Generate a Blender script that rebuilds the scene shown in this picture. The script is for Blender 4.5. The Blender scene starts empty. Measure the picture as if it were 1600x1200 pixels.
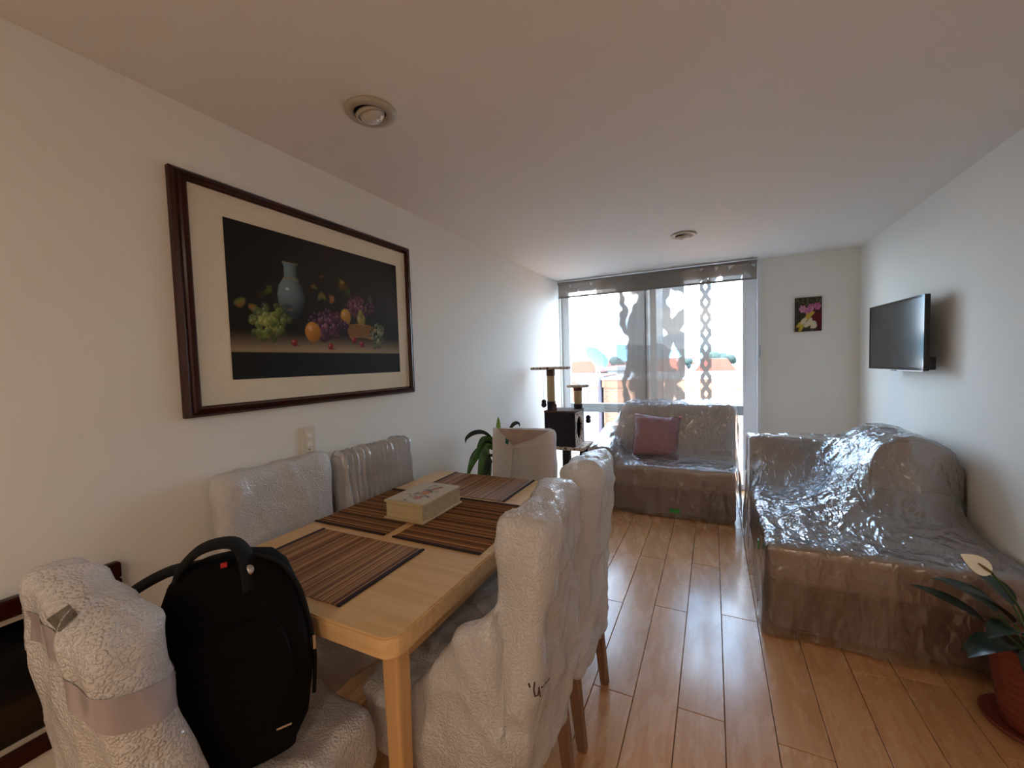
import bpy, bmesh, math, random
import numpy as np
from mathutils import Vector, Matrix, noise
random.seed(7)
sc = bpy.context.scene
COL = sc.collection

# ------------------------------------------------------------------ camera
F_PX, CAM_H = 644.6, 1.38
YAW, PITCH, ROLL = math.radians(-26.014), math.radians(-2.943), math.radians(-1.758)
fw = Vector((math.sin(YAW)*math.cos(PITCH), math.cos(YAW)*math.cos(PITCH), math.sin(PITCH)))
rt = Vector((math.cos(YAW), -math.sin(YAW), 0)); up = rt.cross(fw)
rt2 = math.cos(ROLL)*rt + math.sin(ROLL)*up; up2 = -math.sin(ROLL)*rt + math.cos(ROLL)*up
CAM = Vector((0, 0, CAM_H))
cd = bpy.data.cameras.new('camera'); cam = bpy.data.objects.new('camera', cd); COL.objects.link(cam)
cd.sensor_fit = 'HORIZONTAL'; cd.sensor_width = 36; cd.lens = 36*F_PX/1600; cd.clip_start = 0.02; cd.clip_end = 3000
M = Matrix((rt2, up2, -fw)).transposed().to_4x4(); M.translation = CAM
cam.matrix_world = M; sc.camera = cam
def ray(x, y): return rt2*((x-800)/F_PX) - up2*((y-600)/F_PX) + fw
def onz(x, y, z): d = ray(x, y); return CAM + d*((z-CAM_H)/d.z)
def onx(x, y, X): d = ray(x, y); return CAM + d*(X/d.x)
def ony(x, y, Y): d = ray(x, y); return CAM + d*(Y/d.y)

LW, RW, EW, ZC, BW = -1.647, 1.19, 4.715, 2.31, -2.6     # room planes

# ------------------------------------------------------------------ view, sky, sun
vs = sc.view_settings
vs.view_transform = 'Standard'; vs.look = 'None'; vs.gamma = 1.0; vs.use_curve_mapping = False
vs.exposure = 2.08
SKY_STRENGTH = 4.6
def L(r, g, b):
    f = lambda c: ((c/255)/12.92 if c/255 <= .04045 else ((c/255+.055)/1.055)**2.4)
    return (f(r), f(g), f(b), 1)
wd = bpy.data.worlds.new('world'); sc.world = wd; wd.use_nodes = True
nt = wd.node_tree; nt.nodes.clear()
def N(nt, t, **kw):
    n = nt.nodes.new(t)
    for k, v in kw.items():
        if k.startswith('i_'):
            key = k[2:]; key = int(key) if key.isdigit() else key.replace('_', ' ')
            n.inputs[key].default_value = v
        else: setattr(n, k, v)
    return n
def ramp(nt, stops, interp='LINEAR'):
    n = nt.nodes.new('ShaderNodeValToRGB'); cr = n.color_ramp; cr.interpolation = interp
    while len(cr.elements) < len(stops): cr.elements.new(.5)
    for e, (p, c) in zip(cr.elements, stops):
        e.position = p; e.color = c if len(c) == 4 else (*c, 1)
    return n
def g(v): return (v, v, v, 1)
tc = N(nt, 'ShaderNodeTexCoord'); sep = N(nt, 'ShaderNodeSeparateXYZ')
nt.links.new(tc.outputs['Generated'], sep.inputs[0])
grad = ramp(nt, [(0, L(178,206,226)), (.06, L(158,194,222)), (.2, L(126,174,214)), (.5, L(108,160,208)), (1, L(90,146,200))])
nt.links.new(sep.outputs[2], grad.inputs[0])
mp = N(nt, 'ShaderNodeMapping'); mp.inputs['Scale'].default_value = (2.2, 2.2, 9)
nt.links.new(tc.outputs['Generated'], mp.inputs[0])
cn = N(nt, 'ShaderNodeTexNoise', i_Scale=1.6, i_Detail=6, i_Roughness=.55); nt.links.new(mp.outputs[0], cn.inputs['Vector'])
cr = ramp(nt, [(.44, g(0)), (.66, g(1))]); nt.links.new(cn.outputs[0], cr.inputs[0])
mx = N(nt, 'ShaderNodeMix', data_type='RGBA'); mx.inputs[7].default_value = L(246,249,252)
nt.links.new(cr.outputs[0], mx.inputs[0]); nt.links.new(grad.outputs[0], mx.inputs[6])
bg = N(nt, 'ShaderNodeBackground', i_Strength=SKY_STRENGTH); nt.links.new(mx.outputs[2], bg.inputs[0])
ow = N(nt, 'ShaderNodeOutputWorld'); nt.links.new(bg.outputs[0], ow.inputs[0])

sd = bpy.data.lights.new('sun_offscreen', 'SUN'); sd.energy = 3.5; sd.angle = math.radians(3); sd.color = (1, .94, .84)
sun = bpy.data.objects.new('sun_offscreen', sd); COL.objects.link(sun); sun.location = (0, -10, 30)
sun.rotation_euler = Vector((.45, .75, -.95)).to_track_quat('-Z', 'Y').to_euler()
# ------------------------------------------------------------------ materials
MATS = {}
class MB:
    """small node-material builder"""
    def __init__(s, name):
        s.m = bpy.data.materials.new(name); s.m.use_nodes = True; s.nt = s.m.node_tree
        s.b = s.nt.nodes['Principled BSDF']; s.out = s.nt.nodes['Material Output']; MATS[name] = s.m
        s.tc = N(s.nt, 'ShaderNodeTexCoord')
    def set(s, **kw):
        for k, v in kw.items(): s.b.inputs[k.replace('_', ' ')].default_value = v
        return s
    def link(s, a, b): s.nt.links.new(a, b)
    def vec(s, scale=(1,1,1), rot=(0,0,0), loc=(0,0,0), src='Object'):
        m = N(s.nt, 'ShaderNodeMapping'); m.inputs['Scale'].default_value = scale
        m.inputs['Rotation'].default_value = rot; m.inputs['Location'].default_value = loc
        s.link(s.tc.outputs[src], m.inputs[0]); return m.outputs[0]
    def noise(s, v=None, scale=5, detail=4, rough=.5, dist=0, typ=None):
        n = N(s.nt, 'ShaderNodeTexNoise', i_Scale=scale, i_Detail=detail, i_Roughness=rough, i_Distortion=dist)
        if typ: n.noise_type = typ
        s.link(v if v is not None else s.tc.outputs['Object'], n.inputs['Vector']); return n.outputs[0]
    def ramp(s, src, stops, interp='LINEAR'):
        r = ramp(s.nt, stops, interp); s.link(src, r.inputs[0]); return r.outputs[0]
    def math(s, op, a, b=0.0):
        n = N(s.nt, 'ShaderNodeMath', operation=op)
        for i, x in enumerate((a, b)):
            if hasattr(x, 'links'): s.link(x, n.inputs[i])
            else: n.inputs[i].default_value = x
        return n.outputs[0]
    def mix(s, fac, a, b, blend='MIX'):
        n = N(s.nt, 'ShaderNodeMix', data_type='RGBA', blend_type=blend)
        for i, x in ((0, fac), (6, a), (7, b)):
            if hasattr(x, 'links'): s.link(x, n.inputs[i])
            else: n.inputs[i].default_value = x
        return n.outputs[2]
    def bump(s, h, strength=.2, dist=.01, to=None):
        n = N(s.nt, 'ShaderNodeBump', i_Strength=strength, i_Distance=dist); s.link(h, n.inputs['Height'])
        s.link(n.outputs[0], (to or s.b).inputs['Normal']); return n.outputs[0]
    def color(s, c): s.link(c, s.b.inputs['Base Color'])
def plain(name, rgb, rough=.5, metal=0, bump=0, bscale=60, var=.0, **kw):
    b = MB(name); b.set(Base_Color=rgb, Roughness=rough, Metallic=metal, **kw)
    if var:
        d = [c*(1-var) for c in rgb[:3]]; l = [min(1, c*(1+var)) for c in rgb[:3]]
        b.color(b.ramp(b.noise(scale=bscale*.2, detail=5), [(.3, d), (.7, l)]))
    if bump: b.bump(b.noise(scale=bscale, detail=3), bump, .004)
    return b.m
plain('wall_paint', L(240,237,230), .75, bump=.06, bscale=220)
plain('ceiling_paint', L(238,234,229), .8, bump=.04, bscale=180)
plain('white_frame', L(232,235,238), .35)
plain('grey_frame', L(178,188,194), .4)
plain('track_metal', L(122,120,118), .45, .3)
plain('black_plastic', L(16,16,18), .35)
plain('black_gloss', L(9,9,11), .08)
plain('ivory_plastic', L(228,218,198), .35)
plain('ivory_button', L(244,238,224), .3)
plain('off_white_metal', L(190,182,168), .4)
plain('bulb_glass', L(206,200,192), .12)
plain('dark_recess', L(24,18,16), .7)
plain('steel', L(190,190,195), .25, 1)
plain('mahogany', L(50,15,13), .25, var=.25, bscale=40, Specular_IOR_Level=.3)
plain('mat_board', L(232,220,196), .8, var=.03, bscale=200)
plain('black_fabric', L(9,9,10), .9, bump=.3, bscale=600, var=.2, Specular_IOR_Level=.15)
plain('black_strap', L(15,15,17), .8, bump=.4, bscale=900, Specular_IOR_Level=.25)
plain('red_thread', L(190,30,28), .6)
plain('dark_plush', L(36,31,40), .95, bump=.6, bscale=260)
plain('brown_plush', L(92,66,56), .95, bump=.8, bscale=240, var=.3)
plain('string_white', L(220,214,205), .8)
plain('soil', L(48,36,28), .95, bump=.8, bscale=90, var=.4)
plain('terracotta', L(126,58,42), .55, bump=.15, bscale=60, var=.15)
plain('spathe', L(252,248,226), .45)
plain('spadix', L(136,112,58), .7, bump=.7, bscale=400)
plain('stem_green', L(60,88,36), .5)
plain('green_tape', L(52,150,52), .4)
plain('sofa_fabric', L(168,138,118), .9, bump=.5, bscale=420, var=.12)
plain('sofa_base', L(132,102,84), .9, bump=.5, bscale=420, var=.12)
plain('chair_fabric', L(196,184,176), .9, bump=.4, bscale=400, var=.1)
plain('tan_tape', L(150,112,72), .4)
plain('clear_tape', L(166,154,156), .12)
plain('print_grey', L(92,86,80), .5, var=.4, bscale=500)
plain('print_black', L(58,54,54), .5)
plain('pen_brown', L(70,46,38), .6)
plain('teal_mark', L(34,96,100), .5)
plain('sheet_inner', L(176,152,142), .8, var=.15, bscale=60)
plain('foam_paper', L(244,240,238), .7, bump=.12, bscale=130, var=.03)
_m = MATS['foam_paper'].node_tree; _tl = N(_m, 'ShaderNodeBsdfTranslucent', i_Color=L(232,220,212)); _mx = N(_m, 'ShaderNodeMixShader'); _mx.inputs[0].default_value = .45
_m.links.new(_m.nodes['Principled BSDF'].outputs[0], _mx.inputs[1]); _m.links.new(_tl.outputs[0], _mx.inputs[2]); _m.links.new(_mx.outputs[0], _m.nodes['Material Output'].inputs[0])
plain('binding', L(40,26,30), .85, bump=.5, bscale=500)

def wood(name, c1, c2, rough, axis, scale=1.0, coat=.0, rnd=.0, grain=.5):
    """straight-grained wood along axis 0/1/2"""
    b = MB(name); sc_ = [26*scale]*3; sc_[axis] = 1.3*scale
    oi = N(b.nt, 'ShaderNodeObjectInfo')
    v = N(b.nt, 'ShaderNodeMapping'); v.inputs['Scale'].default_value = sc_
    off = N(b.nt, 'ShaderNodeVectorMath', operation='SCALE'); b.link(oi.outputs['Location'], off.inputs[0]); off.inputs['Scale'].default_value = 3.7
    add = N(b.nt, 'ShaderNodeVectorMath', operation='ADD'); b.link(b.tc.outputs['Object'], add.inputs[0]); b.link(off.outputs[0], add.inputs[1])
    b.link(add.outputs[0], v.inputs[0])
    n = b.noise(v.outputs[0], 2.2, 6, .6, .35)
    col = b.ramp(n, [(.28, c1), (.72, c2)])
    if rnd:
        f = b.math('ADD', b.math('MULTIPLY', oi.outputs['Random'], rnd), 1-rnd*.5)
        hs = N(b.nt, 'ShaderNodeHueSaturation'); b.link(col, hs.inputs['Color']); b.link(f, hs.inputs['Value']); col = hs.outputs[0]
    b.color(col); b.set(Roughness=rough, Coat_Weight=coat, Coat_Roughness=.12)
    b.bump(n, .06*grain*2, .002)
    return b
pl = wood('plank_wood', L(196,142,94), L(215,165,116), .27, 1, .8, .25, .16)
pn = pl.noise(pl.vec((6,2,6)), 2, 4, .6)
pl.link(pl.ramp(pn, [(.3, g(.2)), (.75, g(.36))]), pl.b.inputs['Roughness'])
wood('oak', L(212,168,114), L(232,194,144), .36, 0, .9, .1)
wood('oak_edge', L(205,160,104), L(226,184,130), .36, 1, .9, .1)
wood('leg_wood', L(196,148,96), L(214,170,116), .4, 2, .9)
wood('chair_leg', L(112,80,62), L(150,112,86), .45, 2, 1.0)
wood('pale_wood', L(190,168,128), L(212,192,152), .5, 0, 1.0)

# reed placemats: colour bands across the reeds (local x is across the reeds)
def reed(name, dark):
    b = MB(name)
    v = b.vec((1, .0, 0)); n1 = b.noise(v, 210, 1, .5); n2 = b.noise(v, 48, 2, .6)
    s = b.math('ADD', b.math('MULTIPLY', n1, .6), b.math('MULTIPLY', n2, .4))
    b.color(b.ramp(s, [(0, L(42,25,24)), (.43+dark, L(52,31,27)), (.47+dark, L(132,88,56)), (.56+dark, L(192,144,92)), (1, L(212,168,112))]))
    w = b.noise(b.vec((0, 1, 0)), 260, 0); b.bump(w, .25, .001)
    b.set(Roughness=.65); return b
reed('reed', 0.0); reed('reed_dark', .045)

# clear plastic film
def film(name, haze, wr_scale, strength, rough=.1, lo=.35, tint=(1,1,1,1), spec=.08, white=L(228,226,228)):
    b = MB(name); nt = b.nt; nt.nodes.remove(b.b)
    v = b.vec((1, 1, .55))
    r1 = b.noise(v, wr_scale, 6, .65, .9, 'RIDGED_MULTIFRACTAL'); r2 = b.noise(v, wr_scale*.4, 4, .6, 1.2); r3 = b.noise(b.vec((1.6, .5, .8), (.3, .2, .7)), wr_scale*2.6, 4, .6, 1.0, 'RIDGED_MULTIFRACTAL')
    h = b.math('ADD', b.math('ADD', b.math('MULTIPLY', r1, .45), b.math('MULTIPLY', r3, .22)), r2)
    bp = N(nt, 'ShaderNodeBump', i_Strength=strength, i_Distance=.045); b.link(h, bp.inputs['Height'])
    tr = N(nt, 'ShaderNodeBsdfTransparent', i_Color=tint)
    gl = N(nt, 'ShaderNodeBsdfGlossy', i_Roughness=rough, i_Color=(.95,.97,1,1)); b.link(bp.outputs[0], gl.inputs['Normal'])
    df = N(nt, 'ShaderNodeBsdfDiffuse', i_Color=white); b.link(bp.outputs[0], df.inputs['Normal'])
    tl = N(nt, 'ShaderNodeBsdfTranslucent', i_Color=white); m0 = N(nt, 'ShaderNodeMixShader'); m0.inputs[0].default_value = .35
    b.link(df.outputs[0], m0.inputs[1]); b.link(tl.outputs[0], m0.inputs[2])
    fr = N(nt, 'ShaderNodeFresnel', i_IOR=1.5); b.link(bp.outputs[0], fr.inputs['Normal'])
    m1 = N(nt, 'ShaderNodeMixShader'); m2 = N(nt, 'ShaderNodeMixShader')
    hz = b.ramp(b.math('ADD', b.math('MULTIPLY', r1, .6), b.math('MULTIPLY', r3, .4)), [(.25, g(haze*lo)), (.6, g(haze)), (.95, g(min(1, haze*2.4)))])
    b.link(hz, m1.inputs[0]); b.link(tr.outputs[0], m1.inputs[1]); b.link(m0.outputs[0], m1.inputs[2])
    b.link(b.math('ADD', b.math('MULTIPLY', fr.outputs[0], 1.3), spec), m2.inputs[0])
    b.link(m1.outputs[0], m2.inputs[1]); b.link(gl.outputs[0], m2.inputs[2]); b.link(m2.outputs[0], b.out.inputs[0])
    return b.m
film('plastic_film_lit_top', .6, 9, 1.0, .17, .5, spec=.12)  # crinkle haze plus extra white that paints daylight onto the sofa tops
film('plastic_film_shaded_side', .13, 5, .7, .18, .4, spec=.06)  # same film with little haze, so the chaise sides look shaded
film('plastic_film_paler_side', .3, 5, .7, .18, .45, spec=.08)  # same film, haze set between them to lighten the loveseat sides
film('plastic_film_fine', .12, 18, .8, .16, spec=.03)
film('plastic_white', .97, 12, .3, .2, .96)

def bubble(name, rgb, scale=105, clear=.16):
    b = MB(name); nt = b.nt
    vo = N(nt, 'ShaderNodeTexVoronoi', feature='F1', i_Scale=scale); vo.inputs['Randomness'].default_value = 1.0
    b.link(b.vec(), vo.inputs['Vector'])
    dome = b.ramp(vo.outputs['Distance'], [(0, g(1)), (.35, g(.82)), (.62, g(.1)), (1, g(0))])
    big = b.noise(scale=6, detail=4, rough=.6)
    b1 = N(nt, 'ShaderNodeBump', i_Strength=.5, i_Distance=.05); b.link(big, b1.inputs['Height'])
    b2 = N(nt, 'ShaderNodeBump', i_Strength=.85, i_Distance=.0036); b.link(dome, b2.inputs['Height']); b.link(b1.outputs[0], b2.inputs['Normal'])
    b.link(b2.outputs[0], b.b.inputs['Normal'])
    b.set(Base_Color=rgb, Roughness=.1, Specular_IOR_Level=1.0)
    tr = N(nt, 'ShaderNodeBsdfTransparent'); mxs = N(nt, 'ShaderNodeMixShader'); mxs.inputs[0].default_value = 1-clear
    tl = N(nt, 'ShaderNodeBsdfTranslucent', i_Color=rgb); mt = N(nt, 'ShaderNodeMixShader'); mt.inputs[0].default_value = .22
    b.link(b.b.outputs[0], mt.inputs[1]); b.link(tl.outputs[0], mt.inputs[2]); b.link(tr.outputs[0], mxs.inputs[1]); b.link(mt.outputs[0], mxs.inputs[2]); b.link(mxs.outputs[0], b.out.inputs[0])
    return b.m
bubble('bubble_wrap', L(240,236,235), 175, .2)
bubble('bubble_wrap_fine', L(242,239,239), 175, .16)

# velvety pink cushion
b = MB('pink_plush'); n = b.noise(scale=38, detail=4, rough=.7)
b.set(Base_Color=L(200,134,143)); b.set(Roughness=.9, Sheen_Weight=.4); b.bump(n, .5, .01)
# sisal and leopard plush
b = MB('sisal'); w = N(b.nt, 'ShaderNodeTexWave', wave_type='BANDS', bands_direction='Z', i_Scale=55, i_Distortion=1.2)
b.link(b.vec(), w.inputs['Vector']); b.set(Base_Color=L(196,172,132)); b.set(Roughness=.95); b.bump(w.outputs[0], .5, .004)
b = MB('leopard_plush'); vo = N(b.nt, 'ShaderNodeTexVoronoi', feature='F1', i_Scale=34); b.link(b.vec(), vo.inputs['Vector'])
nn = b.noise(scale=60, detail=3); s_ = b.math('ADD', vo.outputs['Distance'], b.math('MULTIPLY', b.math('SUBTRACT', nn, .5), .6))
b.color(b.ramp(s_, [(.0, L(74,52,44)), (.3, L(58,38,34)), (.36, L(200,178,160)), (1, L(214,196,180))])); b.set(Roughness=.95); b.bump(nn, .6, .01)
# leaves
def leafmat(name, c1, c2, rough=.35):
    b = MB(name); n = b.noise(scale=14, detail=4); b.color(b.ramp(n, [(.3, c1), (.7, c2)])); b.set(Roughness=rough); b.bump(b.noise(scale=40), .2, .004)
leafmat('leaf_dark', L(14,28,18), L(30,50,32), .35); leafmat('leaf_mid', L(36,72,30), L(78,120,48)); leafmat('leaf_light', L(92,140,40), L(140,180,66))
# printed pictures: colours live in the mesh
b = MB('oil_print'); a = N(b.nt, 'ShaderNodeAttribute', attribute_name='Col'); b.color(a.outputs['Color']); b.set(Roughness=.6, Specular_IOR_Level=.2); b.bump(b.noise(scale=420, detail=2), .08, .002)
# glass
b = MB('window_glass'); nt_ = b.nt; nt_.nodes.remove(b.b)
tr = N(nt_, 'ShaderNodeBsdfTransparent', i_Color=(.97,.985,.98,1)); gl = N(nt_, 'ShaderNodeBsdfGlossy', i_Roughness=.0)
fr = N(nt_, 'ShaderNodeFresnel', i_IOR=1.2); ms = N(nt_, 'ShaderNodeMixShader')
b.link(fr.outputs[0], ms.inputs[0]); b.link(tr.outputs[0], ms.inputs[1]); b.link(gl.outputs[0], ms.inputs[2]); b.link(ms.outputs[0], b.out.inputs[0])
# screen
b = MB('tv_screen'); b.set(Base_Color=L(34,34,36), Roughness=.13, Specular_IOR_Level=.6)

# sheer blind fabric with a printed branch / lattice motif
def sheer(name, kind):
    b = MB(name); nt = b.nt; nt.nodes.remove(b.b)
    tr = N(nt, 'ShaderNodeBsdfTransparent', i_Color=(.93,.92,.92,1))
    tl = N(nt, 'ShaderNodeBsdfTranslucent', i_Color=L(92,82,74)); df = N(nt, 'ShaderNodeBsdfDiffuse', i_Color=L(176,168,160))
    ad = N(nt, 'ShaderNodeMixShader'); ad.inputs[0].default_value = .5
    b.link(tl.outputs[0], ad.inputs[1]); b.link(df.outputs[0], ad.inputs[2])
    ms = N(nt, 'ShaderNodeMixShader')
    sx = N(nt, 'ShaderNodeSeparateXYZ'); b.link(b.vec(), sx.inputs[0]); X, Z = sx.outputs[0], sx.outputs[2]
    soft = b.noise(scale=3.2, detail=2); wob = b.math('MULTIPLY', b.math('SUBTRACT', soft, .5), .35)
    def stripe(cx0, slope, w, amp=1.0):      # 1 inside a slanting stripe
        u = b.math('ADD', b.math('SUBTRACT', X, b.math('MULTIPLY', Z, slope)), b.math('MULTIPLY', wob, amp))
        d = b.math('ABSOLUTE', b.math('SUBTRACT', u, cx0)); return b.ramp(b.math('DIVIDE', d, w), [(.55, g(1)), (1, g(0))])
    if kind == 'veil': fac = .45
    elif kind == 'trunk':
        m = b.math('MAXIMUM', stripe(.12, -.02, .11), b.math('MAXIMUM', stripe(.23, -.16, .045), stripe(-.16, .1, .05)))
        low = b.ramp(Z, [(.25, g(1)), (.9, g(0))]); m = b.math('MAXIMUM', m, b.math('MULTIPLY', low, .9))
        fac = b.math('ADD', b.math('MULTIPLY', m, .50), .48)
    elif kind == 'plain':
        fac = b.math('ADD', b.math('MULTIPLY', soft, .1), .92)
    else:                                     # diamonds
        s = {'lattice': 1.0, 'dense': 3.6, 'valance': 1.7}[kind]
        u = b.math('MULTIPLY', b.math('ADD', X, wob if kind != 'dense' else 0), 6.5*s); w = b.math('MULTIPLY', Z, 3.6*s)
        a1 = b.math('PINGPONG', b.math('ADD', u, w), 1.0); a2 = b.math('PINGPONG', b.math('SUBTRACT', u, w), 1.0)
        hole = b.math('MINIMUM', a1, a2); m = b.ramp(hole, [(.42, g(1)), (.6, g(0))])
        if kind == 'lattice': m = b.math('MAXIMUM', m, b.ramp(Z, [(.3, g(1)), (1.0, g(0))]))
        if kind == 'valance': m = b.math('MAXIMUM', b.math('MULTIPLY', b.ramp(X, [(.22, g(1)), (.24, g(0))]), b.ramp(b.math('ADD', X, .5), [(.13, g(.0)), (.15, g(1))])) if False else b.math('MULTIPLY', b.math('LESS_THAN', X, .5), b.math('GREATER_THAN', X, -.55)), m); m = b.math('MULTIPLY', m, b.math('ADD', b.math('MULTIPLY', b.math('GREATER_THAN', X, -.55), .35), .65))
        fac = b.math('ADD', b.math('MULTIPLY', m, .56), .42)
    if hasattr(fac, 'links'): b.link(fac, ms.inputs[0])
    else: ms.inputs[0].default_value = fac
    b.link(tr.outputs[0], ms.inputs[1]); b.link(ad.outputs[0], ms.inputs[2]); b.link(ms.outputs[0], b.out.inputs[0])
for k in ('veil', 'trunk', 'plain', 'lattice', 'dense', 'valance'): sheer('sheer_'+k, k)

OUT = .45       # painted and weathered walls: albedo below the sunlit look
def K(r, g_, b_): c = L(r, g_, b_); return (c[0]*OUT, c[1]*OUT, c[2]*OUT, 1)
# outdoors
b = MB('peach_brick'); br = N(b.nt, 'ShaderNodeTexBrick', i_Color1=K(232,160,118), i_Color2=K(218,140,100), i_Mortar=K(226,186,156), i_Scale=1.0)
br.inputs['Mortar Size'].default_value = .012; br.inputs['Brick Width'].default_value = .25; br.inputs['Row Height'].default_value = .085
mm = b.vec((1,1,1), (math.pi/2,0,0)); b.link(mm, br.inputs['Vector']); b.color(br.outputs[0]); b.set(Roughness=.9)
plain('fascia_paint', K(214,146,112), .8); plain('block_paint', K(140,130,142), .85, var=.05, bscale=10); plain('house_white', K(226,226,226), .85, var=.06, bscale=8)
plain('roof_red', K(198,104,82), .85, var=.12, bscale=12); plain('roof_grey', K(190,194,198), .8, var=.08, bscale=9)
plain('house_tan', K(206,176,150), .85); plain('window_dark', K(70,86,100), .2); plain('window_pale', K(235,238,242), .4)
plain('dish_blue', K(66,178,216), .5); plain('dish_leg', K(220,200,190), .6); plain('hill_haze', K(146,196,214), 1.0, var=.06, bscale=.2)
plain('street', K(120,118,116), .95); plain('tree_green', K(74,92,84), .9, var=.3, bscale=20)

# ------------------------------------------------------------------ mesh helpers
def newbm(): return bmesh.new()
def wloc(p):
    v = Vector((0,0,0))
    while p is not None: v += p.location; p = p.parent
    return v
def obj(name, bm, mat, parent=None, local=False, smooth=False):
    """link a bmesh (or mesh) as one object; world-space vertices unless local"""
    if isinstance(bm, bmesh.types.BMesh):
        me = bpy.data.meshes.new(name); bm.to_mesh(me); bm.free()
    else: me = bm
    o = bpy.data.objects.new(name, me); COL.objects.link(o)
    if parent is not None:
        o.parent = parent
        if not local: me.transform(Matrix.Translation(-wloc(parent)))
    for m in (mat if isinstance(mat, (list, tuple)) else [mat]): me.materials.append(MATS[m])
    if smooth: me.polygons.foreach_set('use_smooth', [True]*len(me.polygons))
    return o
def thing(name, loc, label, cat, group=None, rotz=0):
    o = bpy.data.objects.new(name, None); COL.objects.link(o); o.empty_display_size = .05
    o.location = loc; o.rotation_euler = (0, 0, rotz); o['label'] = label; o['category'] = cat
    if group: o['group'] = group
    return o
def tag(o, label, cat, group=None):
    o['label'] = label; o['category'] = cat
    if group: o['group'] = group
    return o
def center(o):
    """put the origin of a top-level mesh at its base centre"""
    me = o.data; co = np.empty(len(me.vertices)*3); me.vertices.foreach_get('co', co); co = co.reshape(-1, 3)
    c = Vector(((co[:,0].min()+co[:,0].max())/2, (co[:,1].min()+co[:,1].max())/2, co[:,2].min()))
    me.transform(Matrix.Translation(-c)); o.location = c; return o
def struct(name, bm, mat, smooth=False):
    o = obj(name, bm, mat, smooth=smooth); o['kind'] = 'structure'; return o
def box(bm, x0, x1, y0, y1, z0, z1, bev=0, seg=2, mtx=None, taper=None):
    r = bmesh.ops.create_cube(bm, size=1); vs_ = r['verts']
    for v in vs_:
        v.co = Vector(((x0+x1)/2+v.co.x*(x1-x0), (y0+y1)/2+v.co.y*(y1-y0), (z0+z1)/2+v.co.z*(z1-z0)))
    if taper:                                  # scale the bottom about its centre
        for v in vs_:
            if v.co.z < (z0+z1)/2:
                v.co.x = (x0+x1)/2+(v.co.x-(x0+x1)/2)*taper; v.co.y = (y0+y1)/2+(v.co.y-(y0+y1)/2)*taper
    if bev:
        es = list({e for v in vs_ for e in v.link_edges})
        r = bmesh.ops.bevel(bm, geom=es, offset=bev, segments=seg, affect='EDGES', profile=.5)
        vs_ = list({v for f in r['faces'] for v in f.verts} | {v for v in vs_ if v.is_valid})
    if mtx is not None: bmesh.ops.transform(bm, matrix=mtx, verts=[v for v in vs_ if v.is_valid])
    return bm
def B(*a, **k): return box(newbm(), *a, **k)
def tube(bm, pts, r, n=8, caps=True, flat=1.0, updir=None):
    """round (or strap-like when flat < 1) tube along points; r number or list"""
    pts = [Vector(p) for p in pts]; rings = []; prev = None
    for i, p in enumerate(pts):
        t = (pts[min(i+1, len(pts)-1)] - pts[max(i-1, 0)]).normalized()
        if prev is None:
            a = Vector(updir) if updir else (Vector((0,0,1)) if abs(t.z) < .9 else Vector((1,0,0)))
        else: a = prev
        u = (a - t*a.dot(t)).normalized(); w = t.cross(u); prev = u
        rr = r[i] if isinstance(r, (list, tuple)) else r
        rings.append([bm.verts.new(p + u*(rr*flat*math.cos(k*2*math.pi/n)) + w*(rr*math.sin(k*2*math.pi/n))) for k in range(n)])
    for a, b_ in zip(rings, rings[1:]):
        for k in range(n): bm.faces.new((a[k], a[(k+1) % n], b_[(k+1) % n], b_[k]))
    if caps: bm.faces.new(rings[0][::-1]); bm.faces.new(rings[-1])
    return bm
def curve_pts(ctrl, n=8):
    """Catmull-Rom through control points"""
    P = [Vector(c) for c in ctrl]; P = [2*P[0]-P[1]] + P + [2*P[-1]-P[-2]]; out = []
    for i in range(1, len(P)-2):
        for k in range(n):
            t = k/n; a, b_, c, d = P[i-1:i+3]
            out.append(.5*((2*b_)+(c-a)*t+(2*a-5*b_+4*c-d)*t*t+(3*b_-a-3*c+d)*t**3))
    return out+[P[-2]]
def lathe(bm, prof, c=(0,0,0), n=32, mtx=None):
    c = Vector(c); rings = []
    for r, z in prof:
        rings.append([bm.verts.new(c+Vector((r*math.cos(k*2*math.pi/n), r*math.sin(k*2*math.pi/n), z))) for k in range(n)] if r > 1e-6 else [bm.verts.new(c+Vector((0,0,z)))])
    for a, b_ in zip(rings, rings[1:]):
        for k in range(n):
            q = (k+1) % n
            if len(a) == 1 and len(b_) == 1: continue
            if len(a) == 1: bm.faces.new((a[0], b_[q], b_[k]))
            elif len(b_) == 1: bm.faces.new((a[k], a[q], b_[0]))
            else: bm.faces.new((a[k], a[q], b_[q], b_[k]))
    if mtx is not None: bmesh.ops.transform(bm, matrix=mtx, verts=bm.verts[:])
    bmesh.ops.recalc_face_normals(bm, faces=bm.faces[:]); return bm
def ball(bm, c, r, n=12, sq=(1,1,1)):
    res = bmesh.ops.create_uvsphere(bm, u_segments=n*2, v_segments=n, radius=r)
    for v in res['verts']: v.co = Vector((v.co.x*sq[0], v.co.y*sq[1], v.co.z*sq[2])) + Vector(c)
    return bm
def prism(bm, poly, thick, plane):
    """poly of (a,b) -> 3D by plane(a,b,depth); thick along depth"""
    f = [bm.verts.new(plane(a, b_, 0)) for a, b_ in poly]; k = [bm.verts.new(plane(a, b_, thick)) for a, b_ in poly]
    bm.faces.new(f); bm.faces.new(k[::-1])
    for i in range(len(poly)):
        j = (i+1) % len(poly); bm.faces.new((f[j], f[i], k[i], k[j]))
    bmesh.ops.recalc_face_normals(bm, faces=bm.faces[:]); return bm
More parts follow.
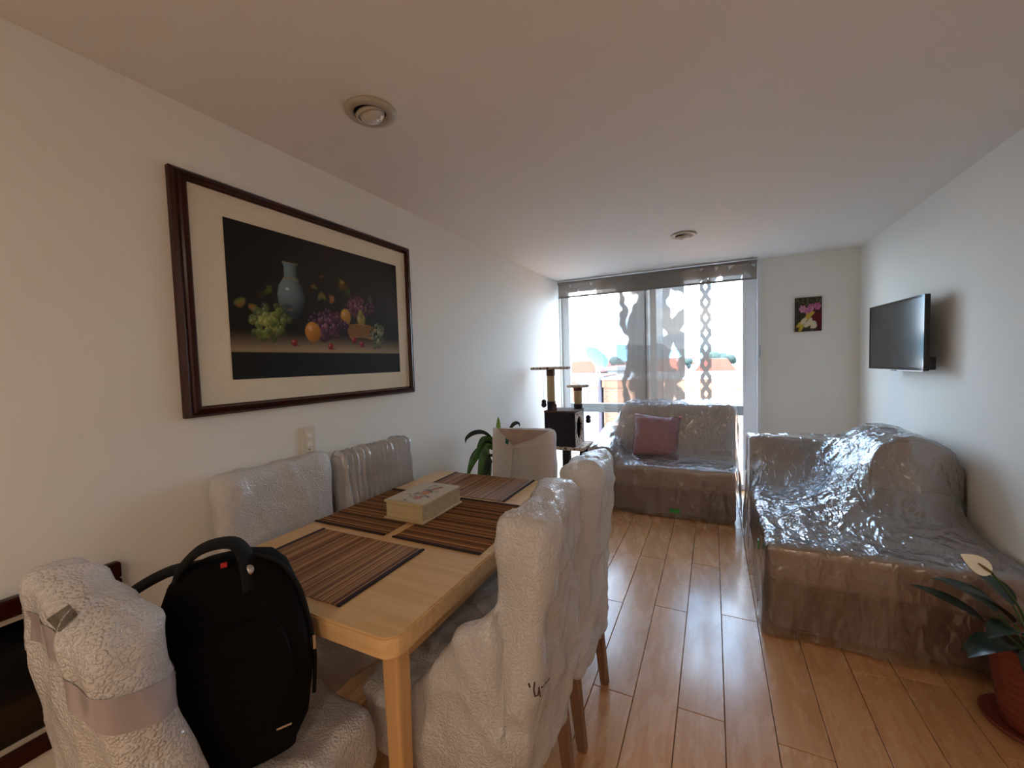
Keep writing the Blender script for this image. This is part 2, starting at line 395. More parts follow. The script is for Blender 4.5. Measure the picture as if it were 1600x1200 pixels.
def fromgrid(P, closed_u=False):
    """mesh from an array [i][j] of points"""
    nu, nv = P.shape[:2]; me = bpy.data.meshes.new('grid'); idx = np.arange(nu*nv).reshape(nu, nv)
    f = np.stack([idx[:-1,:-1], idx[1:,:-1], idx[1:,1:], idx[:-1,1:]], -1).reshape(-1, 4)
    me.from_pydata(P.reshape(-1, 3).tolist(), [], f.tolist()); return me
def remesh(bm, voxel, smooth=4, inflate=0):
    me = bpy.data.meshes.new('tmp'); bm.to_mesh(me); bm.free()
    o = bpy.data.objects.new('tmp', me); COL.objects.link(o)
    m = o.modifiers.new('r', 'REMESH'); m.mode = 'VOXEL'; m.voxel_size = voxel
    if smooth: s = o.modifiers.new('s', 'SMOOTH'); s.factor = .5; s.iterations = smooth
    dg = bpy.context.evaluated_depsgraph_get(); dg.update()
    out = bpy.data.meshes.new_from_object(o.evaluated_get(dg)); bpy.data.objects.remove(o); bpy.data.meshes.remove(me)
    return out
def crumple(me, f):
    """push vertices along their normal by f(co)"""
    ns = [v.normal.copy() for v in me.vertices]
    for v, n_ in zip(me.vertices, ns): v.co += n_*f(v.co)
    me.update(); return me

# ================================================================== THE ROOM
# floor: boards laid along the room, one object each
T = .012
fl = struct('floor', B(LW-.15, RW+.15, BW-.15, EW+.15, -.12, -T), 'dark_recess')
BWID = .1667; X0 = .034
joints = {-1: 1.675, -2: 2.35, 0: 2.401, 1: 1.655, -4: 2.305, -3: 1.655, 4: 2.217, 5: 1.9}
plank_mesh = {}
def plank(w, l):
    key = (round(w, 3), round(l, 3))
    if key not in plank_mesh:
        bm = B(-w/2, w/2, -l/2, l/2, -T, 0, .0016, 1); me = bpy.data.meshes.new('plank'); bm.to_mesh(me); bm.free(); me.materials.append(MATS['plank_wood']); plank_mesh[key] = me
    return plank_mesh[key]
LEN = 1.27
i0 = math.floor((LW-X0)/BWID)
for i in range(i0, 8):
    xa, xb = max(LW, X0+i*BWID), min(RW, X0+(i+1)*BWID)
    if xb-xa < .01: continue
    j = joints.get(i, 1.1+((i*.618) % 1)*LEN); ys = sorted({BW, EW+.1} | {y for y in [j+k*LEN for k in range(-6, 6)] if BW+.05 < y < EW+.05})
    for ya, yb in zip(ys, ys[1:]):
        o = bpy.data.objects.new('plank', plank(xb-xa-.0024, yb-ya-.0024)); COL.objects.link(o); o.parent = fl
        o.location = ((xa+xb)/2, (ya+yb)/2, 0)
struct('ceiling', B(LW-.15, RW+.15, BW-.15, EW+.15, ZC, ZC+.15), 'ceiling_paint')
struct('wall_left', B(LW-.15, LW, BW-.15, EW+.15, 0, ZC), 'wall_paint')
struct('wall_right', B(RW, RW+.15, BW-.15, EW+.15, 0, ZC), 'wall_paint')
struct('wall_back', B(LW, RW, BW-.15, BW, 0, ZC), 'wall_paint')
WX0, WX1, WZ1 = -1.635, .428, 2.285
bm = newbm(); box(bm, WX1, RW, EW, EW+.15, 0, ZC); box(bm, LW, WX0, EW, EW+.15, 0, ZC); box(bm, WX0, WX1, EW, EW+.15, WZ1, ZC)
struct('wall_window', bm, 'wall_paint')
# window: frame, transom, panes
win = thing('window_1', (-.6, EW+.09, 0), 'full-height white aluminium window with a grey transom rail', 'window'); win['kind'] = 'structure'
del win['category']; del win['label']
obj('window_jamb', B(.392, .428, EW-.02, EW+.14, 0, WZ1), 'white_frame', win)
obj('window_frame', B(.27, .392, EW+.06, EW+.13, 0, WZ1, .006), 'white_frame', win)
obj('window_frame', B(WX0, -1.545, EW+.06, EW+.13, 0, WZ1, .006), 'white_frame', win)
obj('window_frame', B(-1.545, .27, EW+.06, EW+.13, 2.2, WZ1, .006), 'white_frame', win)
obj('window_frame', B(-1.545, .27, EW+.06, EW+.13, 0, .06, .006), 'white_frame', win)
obj('window_frame', B(-.62, -.56, EW+.065, EW+.125, .06, 2.2, .006), 'white_frame', win)
obj('transom', B(-1.545, .27, EW+.055, EW+.135, .77, .872, .006), 'grey_frame', win)
for xa, xb in ((-1.545, -.62), (-.56, .27)):
    for za, zb in ((.06, .77), (.872, 2.2)):
        bm = newbm(); v = [bm.verts.new(p) for p in ((xa, EW+.095, za), (xb, EW+.095, za), (xb, EW+.095, zb), (xa, EW+.095, zb))]; bm.faces.new(v)
        obj('pane', bm, 'window_glass', win)
lk = obj('window_latch', B(.403, .417, EW-.03, EW-.018, 1.36, 1.48, .003), 'grey_frame', win)

# panel blind hung from the valance
bl = thing('panel_blind', (-.6, 4.62, 0), 'grey sheer panel blind with printed branches hanging before the window', 'blind')
y = 4.615
def sheet(x0, x1, z0, z1, yy, wave=.0, n=24, wl=.07):
    xs = np.linspace(x0, x1, n); zs = np.linspace(z0, z1, 8); P = np.zeros((n, 8, 3))
    for i, x in enumerate(xs):
        for k, z in enumerate(zs): P[i, k] = (x-(x0+x1)/2, yy+wave*math.sin(x/wl*2*math.pi)-4.62, z)
    return fromgrid(P)
def hang(name, x0, x1, z0, z1, yy, mat, wave=0, wl=.07, n=24):
    o = obj(name, sheet(x0, x1, z0, z1, yy, wave, n, wl), mat, bl, local=True, smooth=True); o.location.x = (x0+x1)/2+.6; return o
s98 = .98
obj('head_rail', B(-1.62, .385, 4.60, 4.67, 2.262, 2.29, .004), 'track_metal', bl)
va = hang('valance', -1.61, .38, 2.118, 2.262, 4.602, 'sheer_valance'); obj('bottom_bar', B(-1.61, .38, 4.596, 4.608, 2.106, 2.124), 'track_metal', bl)
for nm, xa, xb, yy, mat, wv in (('blind_panel', -1.10, -.62, 4.615, 'sheer_veil', 0), ('blind_panel', -.955, -.64, 4.625, 'sheer_trunk', .003),
        ('blind_panel', -.655, -.47, 4.635, 'sheer_plain', .005), ('blind_panel', -.472, -.262, 4.645, 'sheer_lattice', .003), ('blind_panel', -.117, -.012, 4.63, 'sheer_dense', .006)):
    hang(nm, xa, xb, .04, 2.25, yy, mat, wv, .06)
    obj('panel_weight', B(xa, xb, yy-.006, yy+.006, .028, .045, .002), 'track_metal', bl)

# ceiling downlights (switched off)
for k, (px, py, lab) in enumerate(((580, 174, 'round ceiling downlight with tilted bulb above the dining table'), (1068, 366, 'small round ceiling downlight near the window'))):
    c = onz(px, py, ZC); t = thing('ceiling_downlight', (c.x, c.y, ZC), lab, 'light')
    obj('trim_ring', lathe(newbm(), [(.062, .0), (.090, .0), (.092, -.006), (.084, -.014), (.066, -.016), (.060, -.010), (.060, 0)], (0,0,0), 40), 'off_white_metal', t, local=True, smooth=True)
    obj('recess', lathe(newbm(), [(.061, -.004), (.056, -.003), (.0, -.002)], (0,0,0), 32), 'dark_recess', t, local=True)
    tilt = Matrix.Rotation(math.radians(14), 4, Vector((1, -.6, 0)))
    obj('gimbal_ring', lathe(newbm(), [(.052, -.006), (.058, -.006), (.058, -.018), (.052, -.020), (.049, -.012), (.052, -.006)], (0,0,0), 36, tilt), 'off_white_metal', t, local=True, smooth=True)
    obj('bulb', lathe(newbm(), [(.046, -.004), (.046, -.012), (.040, -.026), (.026, -.036), (.0, -.040)], (0,0,0), 32, tilt), 'bulb_glass', t, local=True, smooth=True)

# ================================================================== BEHIND THE CAMERA: the lit part of the flat
HALL_W = 3.2
for k, (x, y_, lab) in enumerate(((-1.0, -1.7, 'lit warm ceiling downlight near the left wall of the hall'), (.55, -1.7, 'lit warm ceiling downlight near the right wall of the hall'))):
    lt = thing('ceiling_downlight', (x, y_, ZC), lab, 'light')
    obj('trim_ring', lathe(newbm(), [(.062, 0), (.09, 0), (.092, -.006), (.084, -.014), (.066, -.016), (.06, 0)], (0,0,0), 40), 'off_white_metal', lt, local=True, smooth=True)
    wl = bpy.data.lights.new('hall_lamp_offscreen', 'AREA'); wl.shape = 'DISK'; wl.size = .12; wl.energy = HALL_W; wl.color = (1, .82, .62)
    wo = bpy.data.objects.new('hall_lamp_offscreen', wl); COL.objects.link(wo); wo.location = (0, 0, -.02); wo.parent = lt

# ================================================================== SOFAS
def sd_box(X, Y, x0, x1, y0, y1): return np.minimum(np.minimum(X-x0, x1-X), np.minimum(Y-y0, y1-Y))
def bump_box(X, Y, x0, x1, y0, y1, h, r, zbase=0):
    """height field of a box with rounded top edges"""
    d = sd_box(X, Y, x0, x1, y0, y1); t = np.clip(d/r, 0, 1); top = h - r*(1-np.sqrt(np.clip(1-(1-t)**2, 0, 1)))
    return np.where(d >= 0, top, zbase)
def drape(core, iters, pin):
    z = core+.012; lo = core+.006
    for _ in range(iters):
        zp = np.pad(z, 1, mode='edge'); a = (zp[:-2,1:-1]+zp[2:,1:-1]+zp[1:-1,:-2]+zp[1:-1,2:])/4
        z = np.maximum(lo, a); z[pin] = lo[pin]
    return z
def fbm(x, y, z, s=0): return noise.noise(Vector((x+s, y-s*1.7, z+s*.3)))
def ridge(p, f, s, st=(1,1,1)):
    a = 1-abs(noise.noise(Vector((p[0]*f*st[0]+s, p[1]*f*st[1], p[2]*f*st[2]+s*.5)))); return a**5
def drape_cover(name, parent, x0, x1, y0, y1, corefn, mat, seed, step=.0115, iters=500, amp=.012, zlow=.012, pin_sides=(1,1,1,1), flare=.02, lim=(-9, 9, -9, 9)):
    nx, ny = int((x1-x0)/step)+1, int((y1-y0)/step)+1
    xs, ys = np.linspace(x0, x1, nx), np.linspace(y0, y1, ny); X, Y = np.meshgrid(xs, ys, indexing='ij')
    core = corefn(X, Y); pin = np.zeros_like(core, bool)
    if pin_sides[0]: pin[0] = True
    if pin_sides[1]: pin[-1] = True
    if pin_sides[2]: pin[:, 0] = True
    if pin_sides[3]: pin[:, -1] = True
    Z = drape(core, iters, pin); W = np.zeros_like(Z)
    for i in range(nx):
        for j in range(ny):
            p = (X[i,j], Y[i,j], Z[i,j]*.7)
            W[i,j] = amp*(ridge(p, 4.3, seed, (1,.6,1)) + .55*ridge(p, 9.5, seed+9, (.7,1,1))) + .3*amp*fbm(p[0]*13, p[1]*13, 0, seed)
    lift = np.minimum(1, (Z-core)/.05+.55); Z = Z+W*lift
    verts = np.stack([X, Y, Z], -1).reshape(-1, 3).tolist(); idx = np.arange(nx*ny).reshape(nx, ny)
    faces = np.stack([idx[:-1,:-1], idx[1:,:-1], idx[1:,1:], idx[:-1,1:]], -1).reshape(-1, 4).tolist()
    ring = [(i, 0, 0, -1) for i in range(nx)] + [(nx-1, j, 1, 0) for j in range(ny)] + [(i, ny-1, 0, 1) for i in range(nx-1, -1, -1)] + [(0, j, -1, 0) for j in range(ny-1, -1, -1)]
    prev = [idx[i, j] for i, j, *_ in ring]; K = 22
    for k in range(1, K+1):
        cur = []; t = k/K
        for q, (i, j, ax, ay) in enumerate(ring):
            x, y_, zt = X[i,j], Y[i,j], Z[i,j]; z = zt+(zlow-zt)*t
            wr = .009*ridge((x, y_, z), 5, seed+3, (1,1,.45)) + .005*ridge((x, y_, z), 11, seed+5, (1,1,.5)) + .008*fbm(x*9, y_*9, z*5, seed)
            o = .006+wr*min(1, t*4)+flare*t*t*(.5+fbm(x*4, y_*4, 0, seed+2))
            cur.append(len(verts)); verts.append((min(max(x+ax*o, lim[0]), lim[1]), min(max(y_+ay*o, lim[2]), lim[3]), z))
        n = len(ring)
        for q in range(n): faces.append((prev[q], cur[q], cur[(q+1) % n], prev[(q+1) % n]))
        prev = cur
    me = bpy.data.meshes.new(name); me.from_pydata(verts, [], faces); me.validate()
    o = obj(name, me, mat, parent, smooth=True); nt_ = (nx-1)*(ny-1)
    if isinstance(mat, (list, tuple)): me.polygons.foreach_set('material_index', [0 if k < nt_ else 1 for k in range(len(me.polygons))])
    return o

# --- loveseat below the window
s1 = thing('loveseat', (-.44, 4.2, 0), 'brown loveseat wrapped in clear plastic film below the window', 'sofa')
obj('base', B(-1.045, .165, 3.755, 4.53, .02, .26, .02), 'sofa_base', s1)
obj('seat_cushion', B(-.83, .165, 3.75, 4.3, .24, .425, .045, 4), 'sofa_fabric', s1, smooth=True)
bm = B(-.83, .185, 4.20, 4.46, .24, .93, .09, 5); 
for v in bm.verts:
    v.co.y += (v.co.z-.42)*.16
obj('backrest', bm, 'sofa_fabric', s1, smooth=True)
bm = B(-1.045, -.82, 3.76, 4.5, .24, .56, .06, 5)
for v in bm.verts:
    if v.co.z > .4: v.co.z += (v.co.y-3.76)*.16
obj('armrest', bm, 'sofa_fabric', s1, smooth=True)
def core1(X, Y):
    h = bump_box(X, Y, -1.075, .21, 3.722, 4.60, .43, .05)
    h = np.maximum(h, bump_box(X, Y, -.84, .21, 4.21, 4.66, .94, .09))
    arm = bump_box(X, Y, -1.075, -.81, 3.73, 4.60, .565, .07); arm = np.where(arm > .3, arm+(Y-3.76)*.16, 0)
    return np.maximum(h, arm)
drape_cover('plastic_cover', s1, -1.058, .192, 3.738, 4.58, core1, ['plastic_film_lit_top', 'plastic_film_paler_side'], 3.1, iters=150, amp=.015, flare=.012, lim=(-1.078, .23, 3.69, 4.592))
# tan strip and green tape on the wrap
obj('tape', B(-.02, .15, 4.18, 4.19, .47, .515), 'tan_tape', s1)
t = obj('green_sticker', B(-.34, -.26, 3.712, 3.716, .055, .085), 'green_tape', s1); t['label'] = 'green tape'

# --- sofa along the right wall
s2 = thing('chaise_sofa', (.7, 3.0, 0), 'brown chaise sofa under loose clear plastic along the wall with the television', 'sofa')
obj('base', B(.255, 1.165, 2.345, 3.66, .02, .27, .02), 'sofa_base', s2)
obj('seat_cushion', B(.25, 1.165, 2.34, 3.48, .25, .44, .04, 4), 'sofa_fabric', s2, smooth=True)
obj('armrest', B(.25, 1.165, 3.47, 3.665, .25, .765, .035, 4), 'sofa_fabric', s2, smooth=True)
obj('back_support', B(.80, 1.165, 2.97, 3.47, .42, .64, .03, 3), 'sofa_base', s2, smooth=True)
bm = newbm(); prof = [(.785, .615), (.79, .70), (.80, .79), (.84, .855), (.91, .89), (1.0, .895), (1.08, .87), (1.14, .82), (1.165, .74), (1.165, .615)]
prism(bm, prof, .54, lambda a, c, d: Vector((a, 2.93+d, c))); bmesh.ops.bevel(bm, geom=bm.edges[:], offset=.012, segments=2, affect='EDGES')
obj('back_cushion', bm, 'sofa_fabric', s2)
obj('side_pillow', B(.86, 1.13, 2.90, 2.985, .445, .61, .035, 4), 'sofa_base', s2, smooth=True)
def core2(X, Y):
    h = bump_box(X, Y, .218, 1.2, 2.304, 3.7, .446, .045)
    h = np.maximum(h, bump_box(X, Y, .218, 1.2, 3.46, 3.70, .775, .045))
    px, pz = zip(*prof[1:-1]); arch = np.interp(X, px, pz); m = (X > .785) & (X < 1.19) & (Y > 2.92) & (Y < 3.5)
    return np.where(m, np.maximum(h, arch+.005), h)
drape_cover('plastic_cover', s2, .236, 1.172, 2.322, 3.678, core2, ['plastic_film_lit_top', 'plastic_film_shaded_side'], 11.7, iters=520, amp=.017, flare=.02, lim=(.15, 1.183, 2.24, 3.688))
t = obj('green_sticker', B(.206, .212, 2.44, 2.475, .37, .415), 'green_tape', s2); t['label'] = 'green tape'
obj('tape', B(.40, .52, 3.15, 3.19, .462, .465), 'tan_tape', s2)

# --- pink cushion on the loveseat
def cushion(w, h, t, n=40):
    P = []
    for sgn in (1, -1):
        G = np.zeros((n, n, 3)); u = np.linspace(-1, 1, n)
        for i, a in enumerate(u):
            for j, c in enumerate(u):
                e = (1-abs(a)**2.6)**.5*(1-abs(c)**2.6)**.5; pinch = 1-.07*(1-abs(a*c))*(max(abs(a), abs(c))**4)
                pw = .004*fbm(a*7, c*7, sgn)+.004*ridge((a, c, 0), 5, 2+sgn)
                G[i, j] = (a*w/2*pinch, sgn*(t/2*e+pw*e), c*h/2*pinch)
        P.append(G)
    me1, me2 = fromgrid(P[0]), fromgrid(P[1]); bm = bmesh.new(); bm.from_mesh(me1); bm.from_mesh(me2)
    bmesh.ops.remove_doubles(bm, verts=bm.verts[:], dist=.0015); bmesh.ops.recalc_face_normals(bm, faces=bm.faces[:]); return bm
cp = thing('pink_cushion', (-.47, 4.1, .437), 'dusty pink square cushion in clear film leaning on the loveseat back', 'cushion')
Mx = Matrix.Translation((-.49, 4.10, .64)) @ Matrix.Rotation(math.radians(6), 4, 'Y') @ Matrix.Rotation(math.radians(12), 4, 'Z') @ Matrix.Rotation(math.radians(-19), 4, 'X')
bm = cushion(.41, .40, .15); bmesh.ops.transform(bm, matrix=Mx, verts=bm.verts[:]); obj('cushion_cover', bm, 'pink_plush', cp, smooth=True)
bm = cushion(.422, .412, .165); bmesh.ops.transform(bm, matrix=Mx, verts=bm.verts[:]); obj('plastic_wrap', bm, 'plastic_film_fine', cp, smooth=True)
bm = newbm(); ball(bm, Mx @ Vector((.20, -.03, .195)), .016, 6); obj('pompom', bm, 'pink_plush', cp, smooth=True)

# ================================================================== DINING TABLE
TX0, TX1, TY0, TY1, TZ = -1.485, -.662, .69, 2.0, .75
tb = thing('dining_table', ((TX0+TX1)/2, (TY0+TY1)/2, 0), 'light oak dining table with rounded corners and slim legs', 'table')
def rrect(x0, x1, y0, y1, r, n=8):
    out = []
    for cx, cy, a0 in ((x1-r, y1-r, 0), (x0+r, y1-r, 90), (x0+r, y0+r, 180), (x1-r, y0+r, 270)):
        for k in range(n+1): a = math.radians(a0+90*k/n); out.append((cx+r*math.cos(a), cy+r*math.sin(a)))
    return out
bm = newbm(); prism(bm, rrect(TX0, TX1, TY0, TY1, .045), .05, lambda a, c, d: Vector((a, c, TZ-d)))
bmesh.ops.bevel(bm, geom=[e for e in bm.edges if all(abs(v.co.z-TZ) < 1e-4 for v in e.verts)], offset=.004, segments=2, affect='EDGES')
obj('table_top', bm, 'oak', tb)
for x in (TX0+.06, TX1-.05):
    for y in (TY0+.065, TY1-.065): obj('leg', B(x-.026, x+.026, y-.026, y+.026, 0, TZ-.05, .008, 2, taper=.72), 'leg_wood', tb)
obj('apron', B(TX0+.1, TX1-.1, TY0+.08, TY0+.105, .63, .70), 'oak', tb); obj('apron', B(TX0+.1, TX1-.1, TY1-.105, TY1-.08, .63, .70), 'oak', tb)
obj('apron', B(TX0+.05, TX0+.075, TY0+.1, TY1-.1, .63, .70), 'oak_edge', tb); obj('apron', B(TX1-.075, TX1-.05, TY0+.1, TY1-.1, .63, .70), 'oak_edge', tb)
rail = obj('slide_rail', B(-.99, -.945, TY0-.004, TY0+.5, .682, .70), 'black_plastic', tb); rail['label'] = 'dark extension slide'

def placemat(x0, x1, y0, y1, along, mat, label):
    """reeds run along axis 'x' or 'y'; one ribbed mesh of reeds plus two cloth bindings"""
    cx, cy = (x0+x1)/2, (y0+y1)/2; w, l = (y1-y0, x1-x0) if along == 'x' else (x1-x0, y1-y0)
    t = thing('placemat', (cx, cy, TZ), label, 'placemat', rotz=(math.pi/2 if along == 'x' else 0))
    n = int(w/.0032); me_v, me_f = [], []
    for i in range(n):                        # triangular-roof reeds
        a = -w/2+i*w/n; c = a+w/n*.92; h = .0034+.0010*random.random(); e = .004*random.random(); k = len(me_v)
        for s in (-1, 1): me_v += [(a, s*(l/2-e*.3), .0006), (a, s*(l/2-e*.3), h*.7), ((a+c)/2, s*(l/2-e*.3), h), (c, s*(l/2-e*.3), h*.7), (c, s*(l/2-e*.3), .0006)]
        for q in range(4): me_f.append((k+q, k+q+1, k+6+q, k+5+q))
        me_f += [(k+4, k+3, k+2, k+1, k), (k+5, k+6, k+7, k+8, k+9)]
    me = bpy.data.meshes.new('reeds'); me.from_pydata(me_v, [], me_f); r = obj('reeds', me, mat, t, local=True); r['kind'] = 'stuff'
    for s in (-1, 1): obj('edge_binding', B(s*w/2-.006, s*w/2+.006, -l/2-.002, l/2+.002, .0005, .0062, .0015, 1), 'binding', t, local=True)
    return t
placemat(-1.375, -.893, .742, 1.098, 'y', 'reed', 'striped reed placemat lying nearest the black backpack')
placemat(-1.478, -1.108, 1.143, 1.60, 'x', 'reed_dark', 'dark striped reed placemat on the wall side under the wooden box')
placemat(-1.066, -.694, 1.143, 1.60, 'x', 'reed_dark', 'dark striped reed placemat on the aisle side beside the wooden box')
placemat(-1.345, -.858, 1.632, 1.985, 'y', 'reed', 'striped reed placemat in front of the paper-wrapped chair')

# painted prints stored as vertex colours
def painted(nu, nv, u0, u1, v0, v1, fn):
    us, vs2 = np.linspace(u0, u1, nu), np.linspace(v0, v1, nv); U, V = np.meshgrid(us, vs2, indexing='ij'); return U, V, fn(U, V)
def print_mesh(P, C):
    me = fromgrid(P); a = me.color_attributes.new('Col', 'FLOAT_COLOR', 'POINT')
    c = np.concatenate([np.clip(C.reshape(-1, 3), 0, 1), np.ones((C.shape[0]*C.shape[1], 1))], 1).astype(np.float32); a.data.foreach_set('color', c.ravel()); return me
def A3(c): return np.array(c[:3])
def blend(C, m, col): return C*(1-m[..., None])+A3(col)*m[..., None]
def ell(U, V, cu, cv, ru, rv, soft=.12, rot=0):
    du, dv = U-cu, V-cv; ca, sa = math.cos(rot), math.sin(rot); d = np.sqrt(((du*ca+dv*sa)/ru)**2+((-du*sa+dv*ca)/rv)**2); return np.clip((1-d)/soft, 0, 1)
def orb(C, U, V, cu, cv, ru, rv, col, hi=.35, lx=-.35, lz=.4):
    """a painted round fruit, modelled light and dark by the painter"""
    m = ell(U, V, cu, cv, ru, rv, .14); nx, nz = (U-cu)/ru, (V-cv)/rv
    sh = np.clip(.62+.5*(nx*lx+nz*lz), .15, 1.2); hl = np.exp(-(((nx-lx*.9)**2+(nz-lz*.9)**2)/.05))*hi
    col3 = A3(col)[None, None]*sh[..., None]+hl[..., None]; return C*(1-m[..., None])+col3*m[..., None]

# keepsake box
bx0, bx1, by0, by1, bz = -1.215, -1.03, 1.272, 1.535, TZ+.0062
wb = thing('wooden_box', ((bx0+bx1)/2, (by0+by1)/2, bz), 'pale wooden keepsake box with flowers painted on the lid', 'box')
obj('base_board', B(bx0-.008, bx1+.008, by0-.008, by1+.008, bz, bz+.008, .002), 'pale_wood', wb)
obj('box_body', B(bx0, bx1, by0, by1, bz+.008, bz+.066, .001), 'pale_wood', wb)
ld = obj('lid', B(bx0-.006, bx1+.006, by0-.006, by1+.006, bz+.067, bz+.078, .002), 'pale_wood', wb)
for k in range(4): obj('finger_joint', B(bx1-.004, bx1+.0006, by1-.007, by1+.0006, bz+.014+k*.013, bz+.020+k*.013), 'ivory_plastic', wb)
rnd = random.Random(4)
def lid_art(U, V):
    C = np.zeros(U.shape+(3,))+A3(L(206,192,168)); nz = .5+.5*np.sin(U*300)*np.sin(V*210); C *= (.97+.03*nz)[..., None]
    for k in range(26):
        cu, cv = rnd.gauss(0, .028), rnd.gauss(0, .055); C = blend(C, ell(U, V, cu+.01, cv, .016, .006, .4, rnd.random()*3)*.8, L(88,92,92))
    for cu, cv, r, c in ((.012, -.005, .026, (196,118,84)), (.02, -.07, .022, (176,92,84)), (.018, .052, .02, (176,112,104)), (-.004, .03, .017, (120,104,110)), (.03, .08, .013, (128,80,78)), (-.02,-.03,.014,(120,116,120))):
        for q in range(5): C = blend(C, ell(U, V, cu+r*.5*math.cos(q*1.257), cv+r*.5*math.sin(q*1.257), r*.6, r*.45, .3, q*1.257)*.75, L(*c))
        C = blend(C, ell(U, V, cu, cv, r*.35, r*.35, .5), L(min(255, c[0]+40), min(255, c[1]+45), c[2]))
        C = blend(C, ell(U, V, cu, cv, r*.14, r*.14, .5), L(92,58,50))
    return C
U, V, C = painted(90, 130, -(bx1-bx0)/2, (bx1-bx0)/2, -(by1-by0)/2, (by1-by0)/2, lid_art)
P = np.stack([U+(bx0+bx1)/2, V+(by0+by1)/2, np.full_like(U, bz+.0786)], -1); o = obj('lid_painting', print_mesh(P, C), 'oil_print', wb)
o.parent = ld

# ================================================================== CHAIRS (local: faces +y, back at -y)
def chair_core(t, legs='chair_leg'):
    obj('seat', B(-.185, .185, -.21, .215, .36, .465, .03, 3), 'chair_fabric', t, local=True, smooth=True)
    sh = Matrix.Shear('XZ', 4, (0, 0)); bm = B(-.15, .15, -.25, -.19, .40, .955, .02, 3)
    for v in bm.verts: v.co.y -= (v.co.z-.48)*.07
    obj('backrest', bm, 'chair_fabric', t, local=True, smooth=True)
    for sx in (-1, 1):
        obj('leg', B(sx*.168-.021, sx*.168+.021, .165, .207, 0, .38, .004, 1, taper=.7), legs, t, local=True)
        bm = B(sx*.168-.021, sx*.168+.021, -.235, -.19, 0, .40, .004, 1, taper=.75)
        for v in bm.verts: v.co.y -= max(0, .4-v.co.z)*.10
        obj('leg', bm, legs, t, local=True)
def wrap_shape(seat_low=.33, back_low=.34, top=1.0, wid=.20, wtop=.19, gusset=0, thick=.055, seat=True, seatz=.49, lean=.07, seat_y=.24):
    bm = newbm(); k0 = 0
    box(bm, -wid, wid, -.22-thick, -.22+thick, back_low, top, .03, 3)
    for v in bm.verts:
        f = (v.co.z-back_low)/(top-back_low); v.co.x *= 1+(wtop/wid-1)*f; v.co.y -= (v.co.z-.48)*lean
    if seat: box(bm, -.215, .215, -.25, seat_y, seat_low, seatz, .03, 3)
    if gusset:                                 # film pulled from the back down to the seat sides
        for s in (-1, 1):
            P = [(-.2, seatz-.03), (-.2, seatz+gusset), (.10, seatz-.02), (.10, seat_low+.02), (-.2, seat_low+.02)]
            prism(bm, P, .04, lambda a, c, d, s=s: Vector((s*(.175+d), a, c)))
    return bm
def wrapped_chair(loc, rot, label, shape, mat, seed, amp=.012, voxel=.011, smooth=5, flute=0, nm='bubble_wrap', warp=None):
    t = thing('dining_chair', loc, label, 'chair', 'wrapped dining chairs around the table', rotz=rot); chair_core(t)
    me = remesh(shape, voxel, smooth)
    def f(c):
        d = amp*(.9*fbm(c.x*5, c.y*5, c.z*5, seed)+1.0*ridge(c, 5.5, seed, (1,1,.6))+.7*ridge(c, 10, seed+4, (1,1,.5))+.45*fbm(c.x*19, c.y*19, c.z*12, seed))
        if flute: d += flute*(math.sin(c.x*2*math.pi/.034+1.3*fbm(c.x*6, 0, c.z*3, seed))) * min(1, max(0, (c.z-.5)*4))
        return d
    crumple(me, f)
    if warp:
        for v in me.vertices: v.co = warp(v.co)
        for ch in t.children:
            if ch.name.startswith('backrest'):
                for v in ch.data.vertices: v.co = warp(v.co)
    w = obj(nm, me, mat, t, local=True, smooth=True); return t, w
PI = math.pi
def slump(c):
    """the padded top of the near back sags towards the aisle"""
    f = min(1, max(0, (c.z-.52)/.5)); x = c.x-.02*f
    if x > 0: x *= 1-.22*f
    return Vector((x, c.y, c.z-.075*f*f*max(0, (c.x+.12)/.28)))
# near end of the table, back to the camera side, backpack on it
NC = (-1.02, .575, 0)
t, w = wrapped_chair(NC, 0, 'bubble-wrapped dining chair with a black backpack on its seat', wrap_shape(top=1.02, wid=.205, wtop=.155, thick=.05, seat_y=.195), 'bubble_wrap', 1.3, .011, smooth=9, warp=slump)
near_t, near_w = t, w
from mathutils.bvhtree import BVHTree
def band(w, parent, zc, half, tilt_x, tilt_y, c0=(0, -.25), mat='clear_tape'):
    """packing tape wound round the back, lying on the wrap surface"""
    me = w.data; tr_ = BVHTree.FromPolygons([v.co for v in me.vertices], [tuple(p.vertices) for p in me.polygons]); n = 72; P = np.zeros((n+1, 4, 3))
    for k in range(n+1):
        a_ = 2*math.pi*k/n; d = Vector((math.cos(a_), .45*math.sin(a_), 0)).normalized()
        for q in range(4):
            z = zc+tilt_x*d.x+tilt_y*d.y+half*(q/1.5-1); c = Vector((c0[0], c0[1], z)); h = tr_.ray_cast(c+d*.6, -d)
            P[k, q] = (h[0] if h[0] else c+d*.1)+d*.0025
    return obj('packing_tape', fromgrid(P), mat, parent, local=True, smooth=True)
band(near_w, near_t, .86, .03, -.05, -.03)
# ================================================================== aisle side
r1_t, r1_w = wrapped_chair((-.675, 1.04, 0), PI/2, 'bubble-wrapped dining chair on the aisle side, beside the table leg', wrap_shape(top=1.0, gusset=.3, seat_low=.3, back_low=.3, wid=.2, wtop=.165), 'bubble_wrap', 5.2, .018)
wrapped_chair((-.675, 1.515, 0), PI/2, 'bubble-wrapped dining chair on the aisle side, nearer the cat tree', wrap_shape(top=1.01, back_low=.27, wid=.2, wtop=.168), 'bubble_wrap_fine', 8.8, .017)
